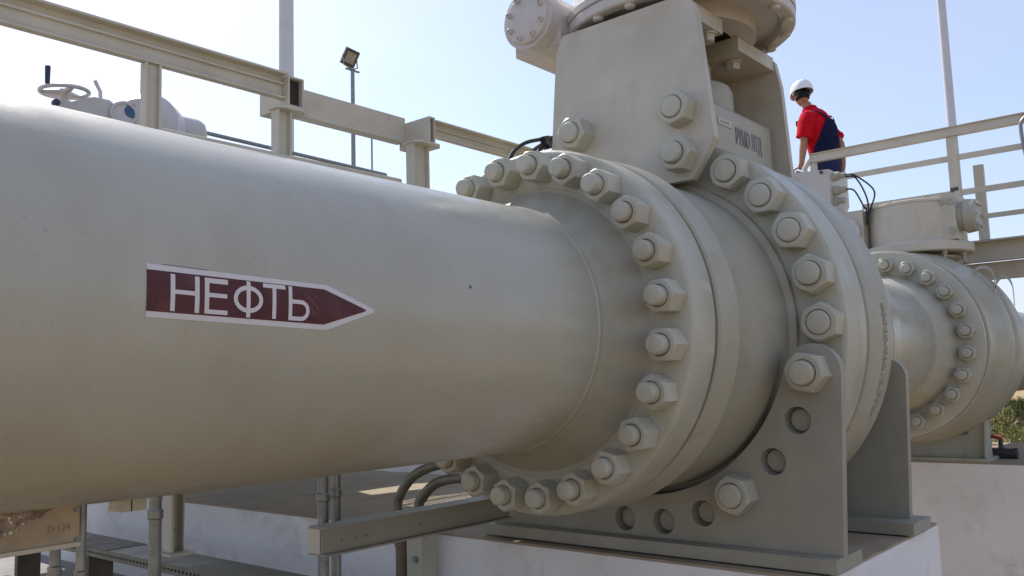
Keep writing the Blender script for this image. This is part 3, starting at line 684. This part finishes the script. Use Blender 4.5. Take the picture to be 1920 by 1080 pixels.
bm = BM(); tube(bm, [hd+sx*.19, hd+sx*.21-Vector((0, 0, .18)), Vector((fx, 14, f0.z+.02))], .018, 6); tube(bm, [hd-sx*.19, hd-sx*.17-Vector((0, 0, .24)), Vector((fx, 14, f0.z+.02))], .018, 6); obox(bm, (fx, 14, f0.z), (.42, 0, 0), (0, .05, 0), (0, 0, .035)); obj('yoke', bm, GALV, t)
q = at(697, 262, y=22)
bm = BM(); cyl(bm, (q.x, 22, GZ), (q.x, 22, q.z+.6), .035, n=8); obj('thin_pole', bm, GALV, label='very thin distant pole just right of the floodlight pole', cat='pole')
q1, q2 = at(1763, 0, x=14), at(1797, 362, x=14); yy = (q1.y+q2.y)/2
t = root('lamp_mast', 'tall blue grey mast rising behind the right railing', 'mast', (14, yy, GZ))
bm = BM(); cyl(bm, (14, yy, GZ), (14, yy, 11), .072, .055, n=20); obj('shaft', bm, POLE, t)
bm = BM(); cyl(bm, (14, yy, GZ), (14, yy, GZ+.03), .2, n=20); obj('base_flange', bm, POLE, t)

# ================================================================== RIGHT PLATFORM WITH RAILING
PX = 9.30
LUGY = at(1832, 300, x=9.66).y
RL = root('guard_rail', 'beige guard railing with angle rails on the platform at right', 'railing', (PX, -.6, 1.02))
def yrail(y0, y1, z0, z1, name, x0=PX, t_=.008, dp=.05, par=RL):
    bm = BM(); box(bm, x0, x0+t_, y0, y1, z0, z1); box(bm, x0+t_+.0003, x0+dp, y0, y1, z1-t_, z1); return obj(name, bm, FRAME, par)
bm = BM(); box(bm, PX-.03, PX-.022, -3.2, 1.135, 2.085, 2.175); box(bm, PX-.0215, PX+.04, -3.2, 1.135, 2.085, 2.093); box(bm, PX-.050, PX-.0305, -3.2, 1.135, 2.168, 2.176); obj('top_rail', bm, FRAME, RL)
yrail(-3.2, .80, 1.835, 1.895, 'middle_rail'); yrail(-3.2, .62, 1.480, 1.540, 'middle_rail'); yrail(-3.2, -.40, 1.275, 1.325, 'toe_rail', x0=PX+.35)
for y, w_, z1, xx in ((-.285, .09, 2.084, PX), (1.11, .05, 2.084, PX), (-1.75, .09, 2.084, PX)):
    bm = BM(); box(bm, xx-.012, xx-.002, y-w_/2, y+w_/2, 1.02, z1); box(bm, xx-.002, xx+.06, y-w_/2, y-w_/2+.01, 1.02, z1); obj('post', bm, FRAME, RL)
bm = BM(); box(bm, PX+.36, PX+.42, LUGY-.045, LUGY+.045, 1.02, 1.834); obj('post', bm, FRAME, RL)
bm = BM(); tube(bm, [(PX-.02, 1.125, 2.13), (PX-.02, 1.20, 2.03), (PX-.02, 1.20, 1.85)], .03, 6); obj('end_bend', bm, FRAME, RL)
bm = BM(); tube(bm, spline([(PX-.1, -.96, 1.45), (PX-.1, -.93, 1.75), (PX-.1, -.91, 2.0), (PX-.1, -.93, 2.09), (PX-.1, -1.02, 2.14), (PX-.1, -1.15, 2.15)]), .017, 10); obj('hoop_handrail', bm, GALV, label='curved grey tube handrail cut by the right picture edge', cat='handrail')
PT = root('service_platform', 'beige steel platform on a deep channel beam, carrying the right railing', 'platform', (PX+.8, -1, GZ))
bm = BM(); y0, y1 = -4.5, -.22
box(bm, PX, PX+.012, y0, y1, .80, 1.0); box(bm, PX-.10, PX-.0005, y0, y1, .99, 1.0); box(bm, PX-.10, PX-.0005, y0, y1, .80, .812); obj('edge_beam', bm, FRAME, PT)
bm = BM(); box(bm, PX+.02, PX+.10, y0, y1, .63, .795); obj('lower_beam', bm, FRAME, PT)
bm = BM(); box(bm, PX+.0125, PX+1.4, y0, 2.6, 1.002, 1.02); obj('deck', bm, GALV, PT)
for y in (.25, -4.3, 2.2):
    for x in (PX+.15, PX+1.3):
        bm = BM(); box(bm, x, x+.1, y-.05, y+.05, GZ, .899 if y > 0 else .62); obj('leg', bm, FRAME, PT)
bm = BM(); box(bm, PX+.02, PX+.12, -.2, 2.6, .90, 1.0); obj('edge_beam', bm, FRAME, PT)

# ================================================================== UNDER THE PIPE, LEFT
# channel beam parallel to the pipe
t = root('channel_beam', 'beige steel channel lying parallel under the pipe, its cut end facing left', 'beam', (2.9, .75, -.935))
X0, X1 = 2.41, 3.66; yb = .75
DB = .125; ZT, ZL = -.828, -.952
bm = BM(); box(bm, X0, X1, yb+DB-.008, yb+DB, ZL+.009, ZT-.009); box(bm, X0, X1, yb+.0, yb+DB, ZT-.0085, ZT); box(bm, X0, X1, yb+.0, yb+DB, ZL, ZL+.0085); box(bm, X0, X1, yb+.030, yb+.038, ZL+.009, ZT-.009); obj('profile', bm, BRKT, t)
bm = BM(); box(bm, X0-.004, X0-.0003, yb+.040, yb+DB, ZL+.009, ZT-.009); obj('end_plate', bm, FRAME, t)
for x in (2.52, 2.60, 2.66, 3.0):
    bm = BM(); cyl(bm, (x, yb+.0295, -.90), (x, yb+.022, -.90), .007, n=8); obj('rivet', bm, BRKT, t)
def vtube(px0, px1, py, y, r, zt, label, name='conduit', m=GALV):
    a = at(px0, py, y=y); b = at(px1, py, y=y); x = (a.x+b.x)/2
    t = root(name, label, 'conduit', (x, y, GT))
    bm = BM(); cyl(bm, (x, y, GT), (x, y, zt), r, n=18); tb = obj('tube', bm, m, t)
    bm = BM(); cyl(bm, (x, y, GT), (x, y, GT+.02), r*2, n=16); obj('foot', bm, m, t)
    bm = BM(); cyl(bm, (x, y, -.75), (x, y, -.71), r*1.25, n=16, ch=.004); obj('coupling', bm, m, t)
vtube(595, 617, 985, 1.0, .026, .5, 'galvanised conduit, left of the close pair behind the channel end')
vtube(620, 640, 985, 1.08, .024, .5, 'galvanised conduit, right of the close pair behind the channel end')
vtube(281, 301, 985, 1.2, .026, .5, 'single galvanised conduit beside the short bracket post at lower left')
vtube(145, 160, 1000, .16, .0135, -.2, 'slim steel prop standing at the right end of the tan board', 'steel_prop')
vtube(93, 112, 1060, .30, .0155, -.6, 'slim steel prop standing below the middle of the tan board', 'steel_prop')
a = at(755, 1050, x=3.5)
t = root('conduit', 'dark vertical conduit between the two front plinths', 'conduit', (3.5, a.y, GT)); bm = BM(); cyl(bm, (3.5, a.y, GT), (3.5, a.y, -.95), .040, n=18); obj('tube', bm, BROWN, t)
bm = BM(); cyl(bm, (3.5, a.y, -1.14), (3.5, a.y, -1.10), .046, n=18, ch=.004); obj('coupling', bm, BROWN, t)
q = at(790, 1050, x=3.5)
t = root('angle_post', 'beige angle iron post bolted beside the valve plinth corner', 'post', (3.5, q.y, GT))
bm = BM(); box(bm, 3.45, 3.56, q.y-.060, q.y-.052, GT, -.948); box(bm, 3.45, 3.458, q.y-.0515, q.y+.065, GT, -.948); obj('profile', bm, VALVE, t)
bm = BM(); cyl(bm, (3.4495, q.y-.01, -1.19), (3.437, q.y-.01, -1.19), .020, n=6); obj('hex_bolt', bm, GALV, t)
# bracket post at px 320-345
q0, q1 = at(318, 960, y=1.3), at(346, 960, y=1.3)
t = root('bracket_post', 'short beige angle bracket hanging against the long left plinth', 'bracket', ((q0.x+q1.x)/2, 1.3, at(330, 1035, y=1.3).z))
zb = at(330, 1035, y=1.3).z
bm = BM(); box(bm, q0.x, q0.x+.012, 1.28, 1.36, zb, -.3); box(bm, q0.x+.0125, q1.x, 1.35, 1.36, zb, -.3); box(bm, q1.x-.006, q1.x, 1.30, 1.3495, zb, -.3); obj('profile', bm, VALVE, t)
bm = BM(); box(bm, q0.x-.02, q1.x+.02, 1.25, 1.38, zb-.012, zb-.0005); obj('foot_plate', bm, VALVE, t)
bm = BM(); cyl(bm, (q1.x-.04, 1.3495, zb+.09), (q1.x-.04, 1.33, zb+.09), .014, n=6); obj('hex_bolt', bm, DARKM, t)
# tan board with marks + foil
Y_ = .10
b0, b1, b2, b3 = at(-60, 960, y=Y_), at(150, 930, y=Y_), at(148, 1018, y=Y_), at(-60, 1048, y=Y_)
t = root('timber_board', 'tan board with faint D marks, propped under the pipe at the left edge', 'board', ((b2.x+b3.x)/2, Y_, b2.z))
bm = BM(); plate(bm, [[(b3.x-.5, b2.z-.004), (b2.x, b2.z), (b2.x, b1.z), (b3.x-.5, b1.z)]], XZ, Y_, Y_+.03); bo = obj('panel', bm, BOARD, t)
bm = BM(); box(bm, b3.x-.5, b2.x+.002, Y_-.006, Y_-.0005, b2.z-.008, b2.z+.004); obj('bottom_edge', bm, FRAME, t)
for py in (956, 1011):
    s = at(143, py, y=Y_); bm = BM(); cyl(bm, (s.x, Y_-.0005, s.z), (s.x, Y_-.005, s.z), .006, n=10); obj('screw', bm, GALV, bo)
s = at(88, 999, y=Y_)
bm = text_bm('D-124', .026, lambda x, y, z: Vector((s.x+x, Y_-.0005-z, s.z+y)), depth=.0003, sx=.9); obj('pencil_marks', bm, PENCIL, bo)
random.seed(21)
bm = BM(); nx, ny = 46, 12; G = []
for i in range(nx+1):
    row = []
    for j in range(ny+1):
        u, v = i/nx, j/ny; px = -80+u*(190); py = 949-u*8+v*(100*(1-u)**.8+6)*1.0-6
        q = at(px, py, y=Y_-.05); k = noise.noise(Vector((u*16, v*6, 0)))*.022+noise.noise(Vector((u*40, v*16, 4)))*.012
        row.append(bm.verts.new((q.x+k*.3, q.y+k, q.z+k*.45)))
    G.append(row)
for i in range(nx):
    for j in range(ny): face(bm, [G[i][j], G[i+1][j], G[i+1][j+1], G[i][j+1]])
bmesh.ops.solidify(bm, geom=bm.faces[:], thickness=.0012)
obj('crumpled_foil', bm, FOIL, label='crumpled silvery foil hanging between pipe and tan board', cat='foil', ang=12)
# small lugs below the pipe
for px, w_, k in ((226, .030, 0), (248, .045, 1)):
    q = at(px, 938, y=.10); bm = BM(); box(bm, q.x-w_/2, q.x+w_/2, .06, .14, q.z-.03+.004*k, -.49); obj('pipe_lug', bm, PIPE, label=('small square lug under the pipe, left one' if k == 0 else 'small square lug under the pipe, right one'), cat='lug')
# cable trays
def tray(x0, x1, y0, y1, z, label, cover):
    t = root('cable_tray', label, 'cable tray', ((x0+x1)/2, (y0+y1)/2, z-.06))
    bm = BM(); hs_ = []
    k = y0+.05
    while k < y1-.05: hs_.append([(k, z-.037), (k+.022, z-.037), (k+.022, z-.022), (k, z-.022)]); k += .045
    fyz = lambda a, b, tt: Vector((tt, a, b))
    plate(bm, [[(y0, z-.06), (y1, z-.06), (y1, z), (y0, z)]]+hs_, fyz, x0, x0+.003); box(bm, x1-.003, x1, y0, y1, z-.06, z); box(bm, x0+.0031, x1-.0031, y0, y1, z-.06, z-.057)
    obj('perforated_side', bm, TRAY, t)
    bm = BM(); box(bm, x0-.003, x1+.003, y0, (y0+y1)/2-.01, z+.0005, z+.004); obj('cover', bm, cover, t)
    bm = BM(); box(bm, x0-.003, x1+.003, (y0+y1)/2, y1, z+.002, z+.007); obj('cover', bm, BROWN, t)
    k = y0+.4
    while k < y1:
        bm = BM(); box(bm, x0+.05, x1-.05, k, k+.06, GT, z-.0605); obj('support', bm, BROWN, t); k += 1.3
tray(2.88, 3.16, 1.2, 6.4, -1.30, 'perforated cable tray with brown cover, rising from the bottom to the left plinth', TRAY)
tray(1.75, 2.0, 2.2, 5.2, -1.42, 'perforated cable tray cut by the bottom left picture corner', TRAY)
# bent conduits between plinths
for k, P_ in enumerate(([(745, 955), (752, 925), (775, 893), (812, 874), (850, 868)], [(785, 960), (793, 932), (815, 908), (845, 898), (880, 896)])):
    pts = [at(px, py, x=3.9) for px, py in P_]; pts = [Vector((3.9, pts[0].y, -1.5))]+pts
    bm = BM(); tube(bm, spline(pts, 8), .032, 14)
    obj('bent_conduit', bm, TRAY, label=('bent grey conduit arching up behind the channel, the outer one' if k == 0 else 'bent grey conduit arching up behind the channel, the inner one'), cat='conduit')
# black cables behind yoke
t = root('black_cable', 'black cable loop tied behind the near flange, left of the yoke', 'cable', tuple(at(1000, 285, y=.55)))
for P_ in ([(955, 300), (965, 282), (985, 268), (1010, 262), (1040, 258), (1060, 262)], [(995, 286), (1008, 276), (1022, 268), (1040, 258)], [(1000, 300), (1012, 282), (1026, 272), (1045, 262)]):
    bm = BM(); tube(bm, spline([at(px, py, y=.55) for px, py in P_], 6), .011, 8); obj('cable', bm, BLACK, t)
bm = BM(); q = at(1022, 264, y=.54); obox(bm, q, (.035, 0, .01), (0, .04, 0), (-.01, 0, .05)); obox(bm, at(1030, 272, y=.55), (.06, 0, .02), (0, .04, 0), (-.01, 0, .04)); obj('cable_tie', bm, BLACK, t)

# ================================================================== WORKER
def skin_bm(J, E, sub=2, rootv=0):
    """J: joints (x, y, z, rx, ry); E: edges; grown with a Skin modifier"""
    me = bpy.data.meshes.new('tmp'); me.from_pydata([j[:3] for j in J], E, []); o = bpy.data.objects.new('tmp', me); C.objects.link(o)
    md = o.modifiers.new('s', 'SKIN'); md.branch_smoothing = .6
    for i, j in enumerate(J):
        v = me.skin_vertices[0].data[i]; v.radius = (j[3], j[4]); v.use_root = (i == rootv)
    s2 = o.modifiers.new('b', 'SUBSURF'); s2.levels = sub; s2.render_levels = sub
    dg = bpy.context.evaluated_depsgraph_get(); dg.update(); em = o.evaluated_get(dg).to_mesh()
    bm = bmesh.new(); bm.from_mesh(em); C.objects.unlink(o); bpy.data.objects.remove(o); bpy.data.meshes.remove(me)
    return bm
def loft(bm, secs, n=28, cap=True):
    """secs: (centre, rx, ry, tilt, p) stacked superellipse sections; x across, y depth"""
    prev = None
    for (c, rx, ry, tlt, p) in secs:
        c = Vector(c); rg = []
        for k in range(n):
            th = 2*pi*k/n; cx, cy = cos(th), sin(th)
            X = rx*math.copysign(abs(cx)**p, cx); Y = ry*math.copysign(abs(cy)**p, cy)
            rg.append(bm.verts.new(c+Vector((X, Y*cos(tlt), Y*sin(tlt)))))
        if prev:
            for k in range(n): face(bm, [prev[k], prev[(k+1) % n], rg[(k+1) % n], rg[k]])
        elif cap: face(bm, rg)
        prev = rg
    if cap: face(bm, prev)
    return bm
WXX = 9.72
step_z = 1.20
HC = at(1503, 173, x=WXX); HC = Vector((WXX, HC.y, HC.z)); HP = at(1549, 332, x=WXX); HP = Vector((WXX, HP.y, HP.z))
t = root('step', 'low steel step on the platform deck under the worker', 'step', (WXX, HP.y, 1.0205))
bm = BM(); box(bm, WXX-.28, WXX+.32, HP.y-.35, HP.y+.35, step_z-.03, step_z); obj('tread', bm, GALV, t)
for a in (-.26, .30):
    for b in (-.33, .33):
        bm = BM(); box(bm, WXX+a-.015, WXX+a+.015, HP.y+b-.015, HP.y+b+.015, 1.0205, step_z-.0305); obj('leg', bm, GALV, t)
W = root('person', 'worker in red shirt, navy bib overalls and white hard hat, leaning at the railing', 'person', (WXX, HP.y, step_z))
S_ = 1.06
ax = (HC-HP); L_t = ax.length
def sp(u, fwd=0): return HP+ax*u+Vector((0, -.060*sin(pi*min(1, max(0, u)))*1.2+fwd, 0))     # rounded back
sh_c = sp(.64, .0)
shL, shR = sh_c+Vector((-.215*S_, .0, -.01)), sh_c+Vector((.215*S_, .01, -.015))
Lel = at(1507, 268, x=WXX-.25); Lwr = at(1503, 306, x=WXX-.27); Lhn = Lwr+Vector((0, .03, -.075))
Rel = at(1577, 268, x=WXX+.22); Rwr = at(1581, 312, x=WXX+.20); Rhn = Rwr+Vector((0, .03, -.08))
fz = step_z+.09
def leg(s):
    x = WXX+s*.105
    return [(x, HP.y, HP.z-.10), (x+s*.02, HP.y+.05, (HP.z+fz)/2), (x+s*.02, HP.y-.02, fz+.26), (x+s*.02, HP.y-.03, fz), (x+s*.03, HP.y+.13, fz-.045)]
# body: torso, neck, legs, arms as one skinned figure
J = [tuple(HP)+(.14, .10), tuple(sp(.22))+(.135, .10), tuple(sp(.45))+(.155, .115), tuple(sh_c)+(.12, .085), tuple(sp(.76, .02))+(.056, .058), tuple(sp(.88, .02))+(.058, .062)]
E_ = [(0, 1), (1, 2), (2, 3), (3, 4), (4, 5)]
for s in (-1, 1):
    i0 = len(J); rr = ((.085, .09), (.062, .062), (.055, .055), (.042, .042), (.04, .032))
    J += [p+q for p, q in zip(leg(s), rr)]; E_ += [(0, i0)]+[(i0+k, i0+k+1) for k in range(4)]
for sh, el, wr, hn in ((shL, Lel, Lwr, Lhn), (shR, Rel, Rwr, Rhn)):
    i0 = len(J); fm = el+(wr-el)*.3
    J += [tuple(sh)+(.056, .056), tuple(el)+(.043, .045), tuple(fm)+(.045, .046), tuple(wr)+(.029, .032), tuple(hn)+(.022, .040)]; E_ += [(3, i0)]+[(i0+k, i0+k+1) for k in range(4)]
bm = skin_bm(J, E_)
HY = Matrix.Rotation(radians(-42), 3, 'Z'); TL = HY@Matrix.Rotation(radians(-12), 3, 'X')
def head_bm():
    b = BM(); n, mth = 30, 22; rows = []; oc = HC+Vector((0, 0, -.045))
    for i in range(mth+1):
        ph = pi*i/mth; row = []
        for k in range(n):
            th = 2*pi*k/n; x = sin(ph)*cos(th); y = sin(ph)*sin(th); z = cos(ph)
            X = .078*x; Y = .100*y; Z = .122*z
            if z < 0: X *= 1-.28*(-z)**1.4; Y = Y*(1-.18*(-z))+.012*(-z)
            if y > .2:
                fr = (y-.2)/.8
                Y += .026*fr*math.exp(-((X/.013)**2))*math.exp(-(((Z+.012)/.024)**2))
                Y += .006*fr*math.exp(-(((Z-.030)/.010)**2))
                for q in (-1, 1): Y -= .009*fr*math.exp(-(((X-q*.030)/.014)**2))*math.exp(-(((Z-.012)/.011)**2))
                Y += .006*fr*math.exp(-((X/.022)**2))*(math.exp(-(((Z+.048)/.006)**2))+math.exp(-(((Z+.060)/.006)**2)))
                Y += .010*fr*math.exp(-((X/.02)**2))*math.exp(-(((Z+.095)/.014)**2))
            row.append(b.verts.new(oc+TL@Vector((X, Y, Z))))
        rows.append(row)
    for A, B in zip(rows, rows[1:]):
        for k in range(n): face(b, [A[k], A[(k+1) % n], B[(k+1) % n], B[k]])
    for s in (-1, 1):
        o = oc+TL@Vector((s*.074, -.006, -.004)); lathe(b, o, HY@Vector((s, -.35, 0)), [(-.01, .014), (.004, .024), (.012, .032), (.015, .026), (.007, .010), (.005, 0)], 14)
    return b
merge(bm, head_bm())
def hand(b, wr, hn, s):
    d = (hn-wr).normalized(); side = Vector((0, 1, 0)); side = (side-d*side.dot(d)).normalized(); nrm = d.cross(side)
    for o, L, c in ((-.028, .070, .35), (-.009, .080, .3), (.010, .075, .35), (.027, .058, .45)):
        p = hn+side*o+d*.012; a1 = p+d*L*.45+nrm*c*.02*s; a2 = a1+d*L*.33+nrm*c*.05*s; a3 = a2+d*L*.18+nrm*c*.06*s
        tube(b, [p, a1, a2, a3], [.0095, .009, .008, .006], 8)
    p = hn+side*.032-d*.02; tube(b, [p, p+side*.022+d*.02, p+side*.030+d*.048, p+side*.028+d*.065], [.012, .011, .009, .007], 8)
hand(bm, Lwr, Lhn, 1); hand(bm, Rwr, Rhn, 1)
obj('body', bm, SKIN, W, ang=60)
# short dark hair: cap around the back of the skull
bm = BM(); rows = []; oc = HC+Vector((0, 0, -.045)); n = 28
for i in range(15):
    ph = radians(20+i*7.2); row = []
    for k in range(n+1):
        th = radians(168)+(radians(372)-radians(168))*k/n
        x = sin(ph)*cos(th); y = sin(ph)*sin(th); z = cos(ph)
        q = Vector((.082*x, .106*y, .126*z))
        if z < 0: q.x *= 1-.28*(-z)**1.4
        row.append(bm.verts.new(oc+TL@q))
    rows.append(row)
for A, B in zip(rows, rows[1:]):
    for k in range(n): face(bm, [A[k], A[k+1], B[k+1], B[k]])
bmesh.ops.solidify(bm, geom=bm.faces[:], thickness=.004)
obj('hair', bm, HAIR, W, ang=60)
# shirt: lofted torso, sleeves
lean = -.30
tors = [(sp(.02), 0.193, 0.144, lean, .85), (sp(.12), 0.190, 0.144, lean, .85), (sp(.25), 0.193, 0.149, lean, .85), (sp(.38), 0.208, 0.161, lean, .82), (sp(.50), 0.226, 0.168, lean, .80), (sp(.60), 0.233, 0.159, lean, .80),
        (sp(.67), 0.213, 0.136, lean, .85), (sp(.72), 0.157, 0.106, lean, .95), (sp(.755, .01), 0.103, 0.087, lean, 1), (sp(.79, .02), 0.081, 0.081, lean, 1)]
def fold(v, k=.010, f=12): return Vector((noise.noise(v*f), noise.noise(v*f+Vector((5, 0, 0))), noise.noise(v*f+Vector((0, 7, 0)))))*k
bm = loft(BM(), tors, 36)
for v in bm.verts: v.co += fold(v.co, .016, 9)
shirt = obj('shirt', bm, RED, W, ang=80)
for sh, el, s in ((shL, Lel, -1), (shR, Rel, 1)):
    bm = BM(); d = (el-sh); p0 = sh+Vector((-s*.05, 0, .015))
    pts = [p0, sh+Vector((0, 0, .002)), sh+d*.2, sh+d*.45, sh+d*.68, sh+d*.80]
    tube(bm, pts, [.062, .090, .098, .096, .095, .098], 20)
    for v in bm.verts: v.co += fold(v.co, .014, 14)
    obj('sleeve', bm, RED, shirt, ang=80)
bm = BM(); lathe(bm, sp(.775, .015), (0, .30, 1), [(-.01, .088), (.012, .086), (.028, .078), (.026, .068), (.0, .070)], 26); obj('collar', bm, RED, shirt, ang=60)
# overalls
bm = BM()
loft(bm, [(sp(-.08), .182, .148, 0, .85), (sp(-.02), .195, .156, 0, .85), (sp(.06), .203, .158, lean, .85), (sp(.16), .202, .157, lean, .85), (sp(.24), .203, .160, lean, .85)], 36)
for s in (-1, 1):
    L_ = [Vector(p) for p in leg(s)]
    tube(bm, [L_[0]+Vector((0, 0, .08)), L_[0]-Vector((0, 0, .05)), (L_[0]+L_[1])/2, L_[1], (L_[1]+L_[2])/2, L_[2], L_[3]+Vector((0, 0, -.01))], [.10, .112, .100, .088, .084, .082, .084], 20)
for v in bm.verts: v.co += fold(v.co, .014, 9)
ov = obj('overalls', bm, NAVY, W, ang=80)
def tsec(u):
    us = [.02, .12, .25, .38, .50, .60, .67, .72, .755, .79]
    for i in range(len(us)-1):
        if u <= us[i+1] or i == len(us)-2:
            k = min(1, max(0, (u-us[i])/(us[i+1]-us[i]))); a, b = tors[i], tors[i+1]
            return Vector(a[0]).lerp(Vector(b[0]), k), a[1]+(b[1]-a[1])*k, a[2]+(b[2]-a[2])*k
def onback(u, phi, off):
    c, rx, ry = tsec(u); phi -= radians(10); cx, cy = sin(phi), -cos(phi)
    X = (rx+off)*math.copysign(abs(cx)**.83, cx); Y = (ry+off)*math.copysign(abs(cy)**.83, cy)
    return c+Vector((X, Y*cos(lean), Y*sin(lean)))
bm = BM(); G = []
for i in range(17):
    u = .20+.37*i/16; half = radians(84)*(1-(i/16)**1.3)+radians(18)
    G.append([bm.verts.new(onback(u, half*(k/9-1), .016)) for k in range(19)])
for i in range(16):
    for k in range(18): face(bm, [G[i][k], G[i+1][k], G[i+1][k+1], G[i][k+1]])
bmesh.ops.solidify(bm, geom=bm.faces[:], thickness=.006); obj('back_panel', bm, NAVY, ov, ang=80)
for s in (-1, 1):
    bm = BM(); pr = None
    path = [(.55, s*8), (.60, s*16), (.64, s*28), (.67, s*42), (.69, s*62), (.695, s*85), (.69, s*110), (.66, s*130), (.60, s*145), (.50, s*152)]
    for u, ph in path:
        p = onback(u, radians(ph), .020); q = onback(u, radians(ph+s*13*(1 if abs(ph) < 60 else 1)), .020)
        a1, a2 = bm.verts.new(p), bm.verts.new(q)
        if pr: face(bm, [pr[0], pr[1], a2, a1])
        pr = (a1, a2)
    bmesh.ops.solidify(bm, geom=bm.faces[:], thickness=.006); obj('strap', bm, NAVY, ov, ang=80)
for s in (-1, 1):
    p = Vector(leg(s)[3]); bm = BM()
    tube(bm, [p+Vector((0, -.01, .06)), p+Vector((0, -.01, -.02)), p+Vector((0, .03, -.050)), p+Vector((0, .12, -.055)), p+Vector((0, .18, -.06))], [.055, .052, .048, .044, .028], 14)
    for v in bm.verts: v.co.z = max(v.co.z, step_z+.001)
    obj('boot', bm, SOLE, W, ang=60)
# helmet
hc = HC+Vector((0, .0, .012)); TH = HY@Matrix.Rotation(radians(-8), 3, 'X')
bm = BM(); n = 40; rows = []
for (z, r) in ((-.026, .134), (-.020, .136), (-.006, .134), (.03, .131), (.062, .121), (.092, .100), (.114, .072), (.128, .038), (.132, .0)):
    row = []
    for k in range(n):
        th = 2*pi*k/n; X = r*.92*cos(th); Y = r*1.12*sin(th); zz = z
        if z < 0 and sin(th) > 0: Y += .035*sin(th)**2; zz = z-.008*sin(th)
        if z > .05: zz += .008*math.exp(-((X/.022)**2))
        row.append(bm.verts.new(hc+TH@Vector((X, Y, zz))))
    rows.append(row)
for A, B in zip(rows, rows[1:]):
    for k in range(n): face(bm, [A[k], A[(k+1) % n], B[(k+1) % n], B[k]])
hel = obj('hard_hat', bm, HELMET, W, ang=50)
bm = BM(); lathe(bm, hc+Vector((0, .003, -.045)), (0, .2, 1), [(0, .104), (.022, .107), (.026, .100)], 32)
for v in bm.verts: v.co.x = hc.x+(v.co.x-hc.x)*.88
obj('headband', bm, BLACK, hel)
for s in (-1, 1):
    bm = BM(); obox(bm, hc+HY@Vector((s*.100, .005, -.030)), (.010, 0, 0), (0, .03, 0), (0, 0, .035)); obj('clip', bm, HELMET, hel)
bm = BM(); q = at(1497, 232, x=WXX); obox(bm, q, (.03, 0, 0), (0, .05, 0), (0, 0, .06)); obj('pocket_radio', bm, BLACK, W)

# groups for repeated things
GRP = {'oil_pipe': 'large beige oil pipes', 'ball_valve': 'flanged ball valves on the pipeline', 'concrete_plinth': 'white rendered concrete plinths', 'steel_post': 'beige steel posts behind the pipe',
       'beam_stub': 'open ended box stubs on the posts', 'steel_rail': 'beige rails on the posts behind the pipe', 'conduit': 'vertical conduits under the pipe', 'steel_prop': 'slim props under the tan board',
       'cable_tray': 'perforated cable trays at the lower left', 'bent_conduit': 'bent conduits behind the channel', 'pipe_lug': 'square lugs under the pipe'}
for o in bpy.data.objects:
    b = o.name.split('.')[0]
    if o.parent is None and b in GRP and not o.get('group'): o['group'] = GRP[b]
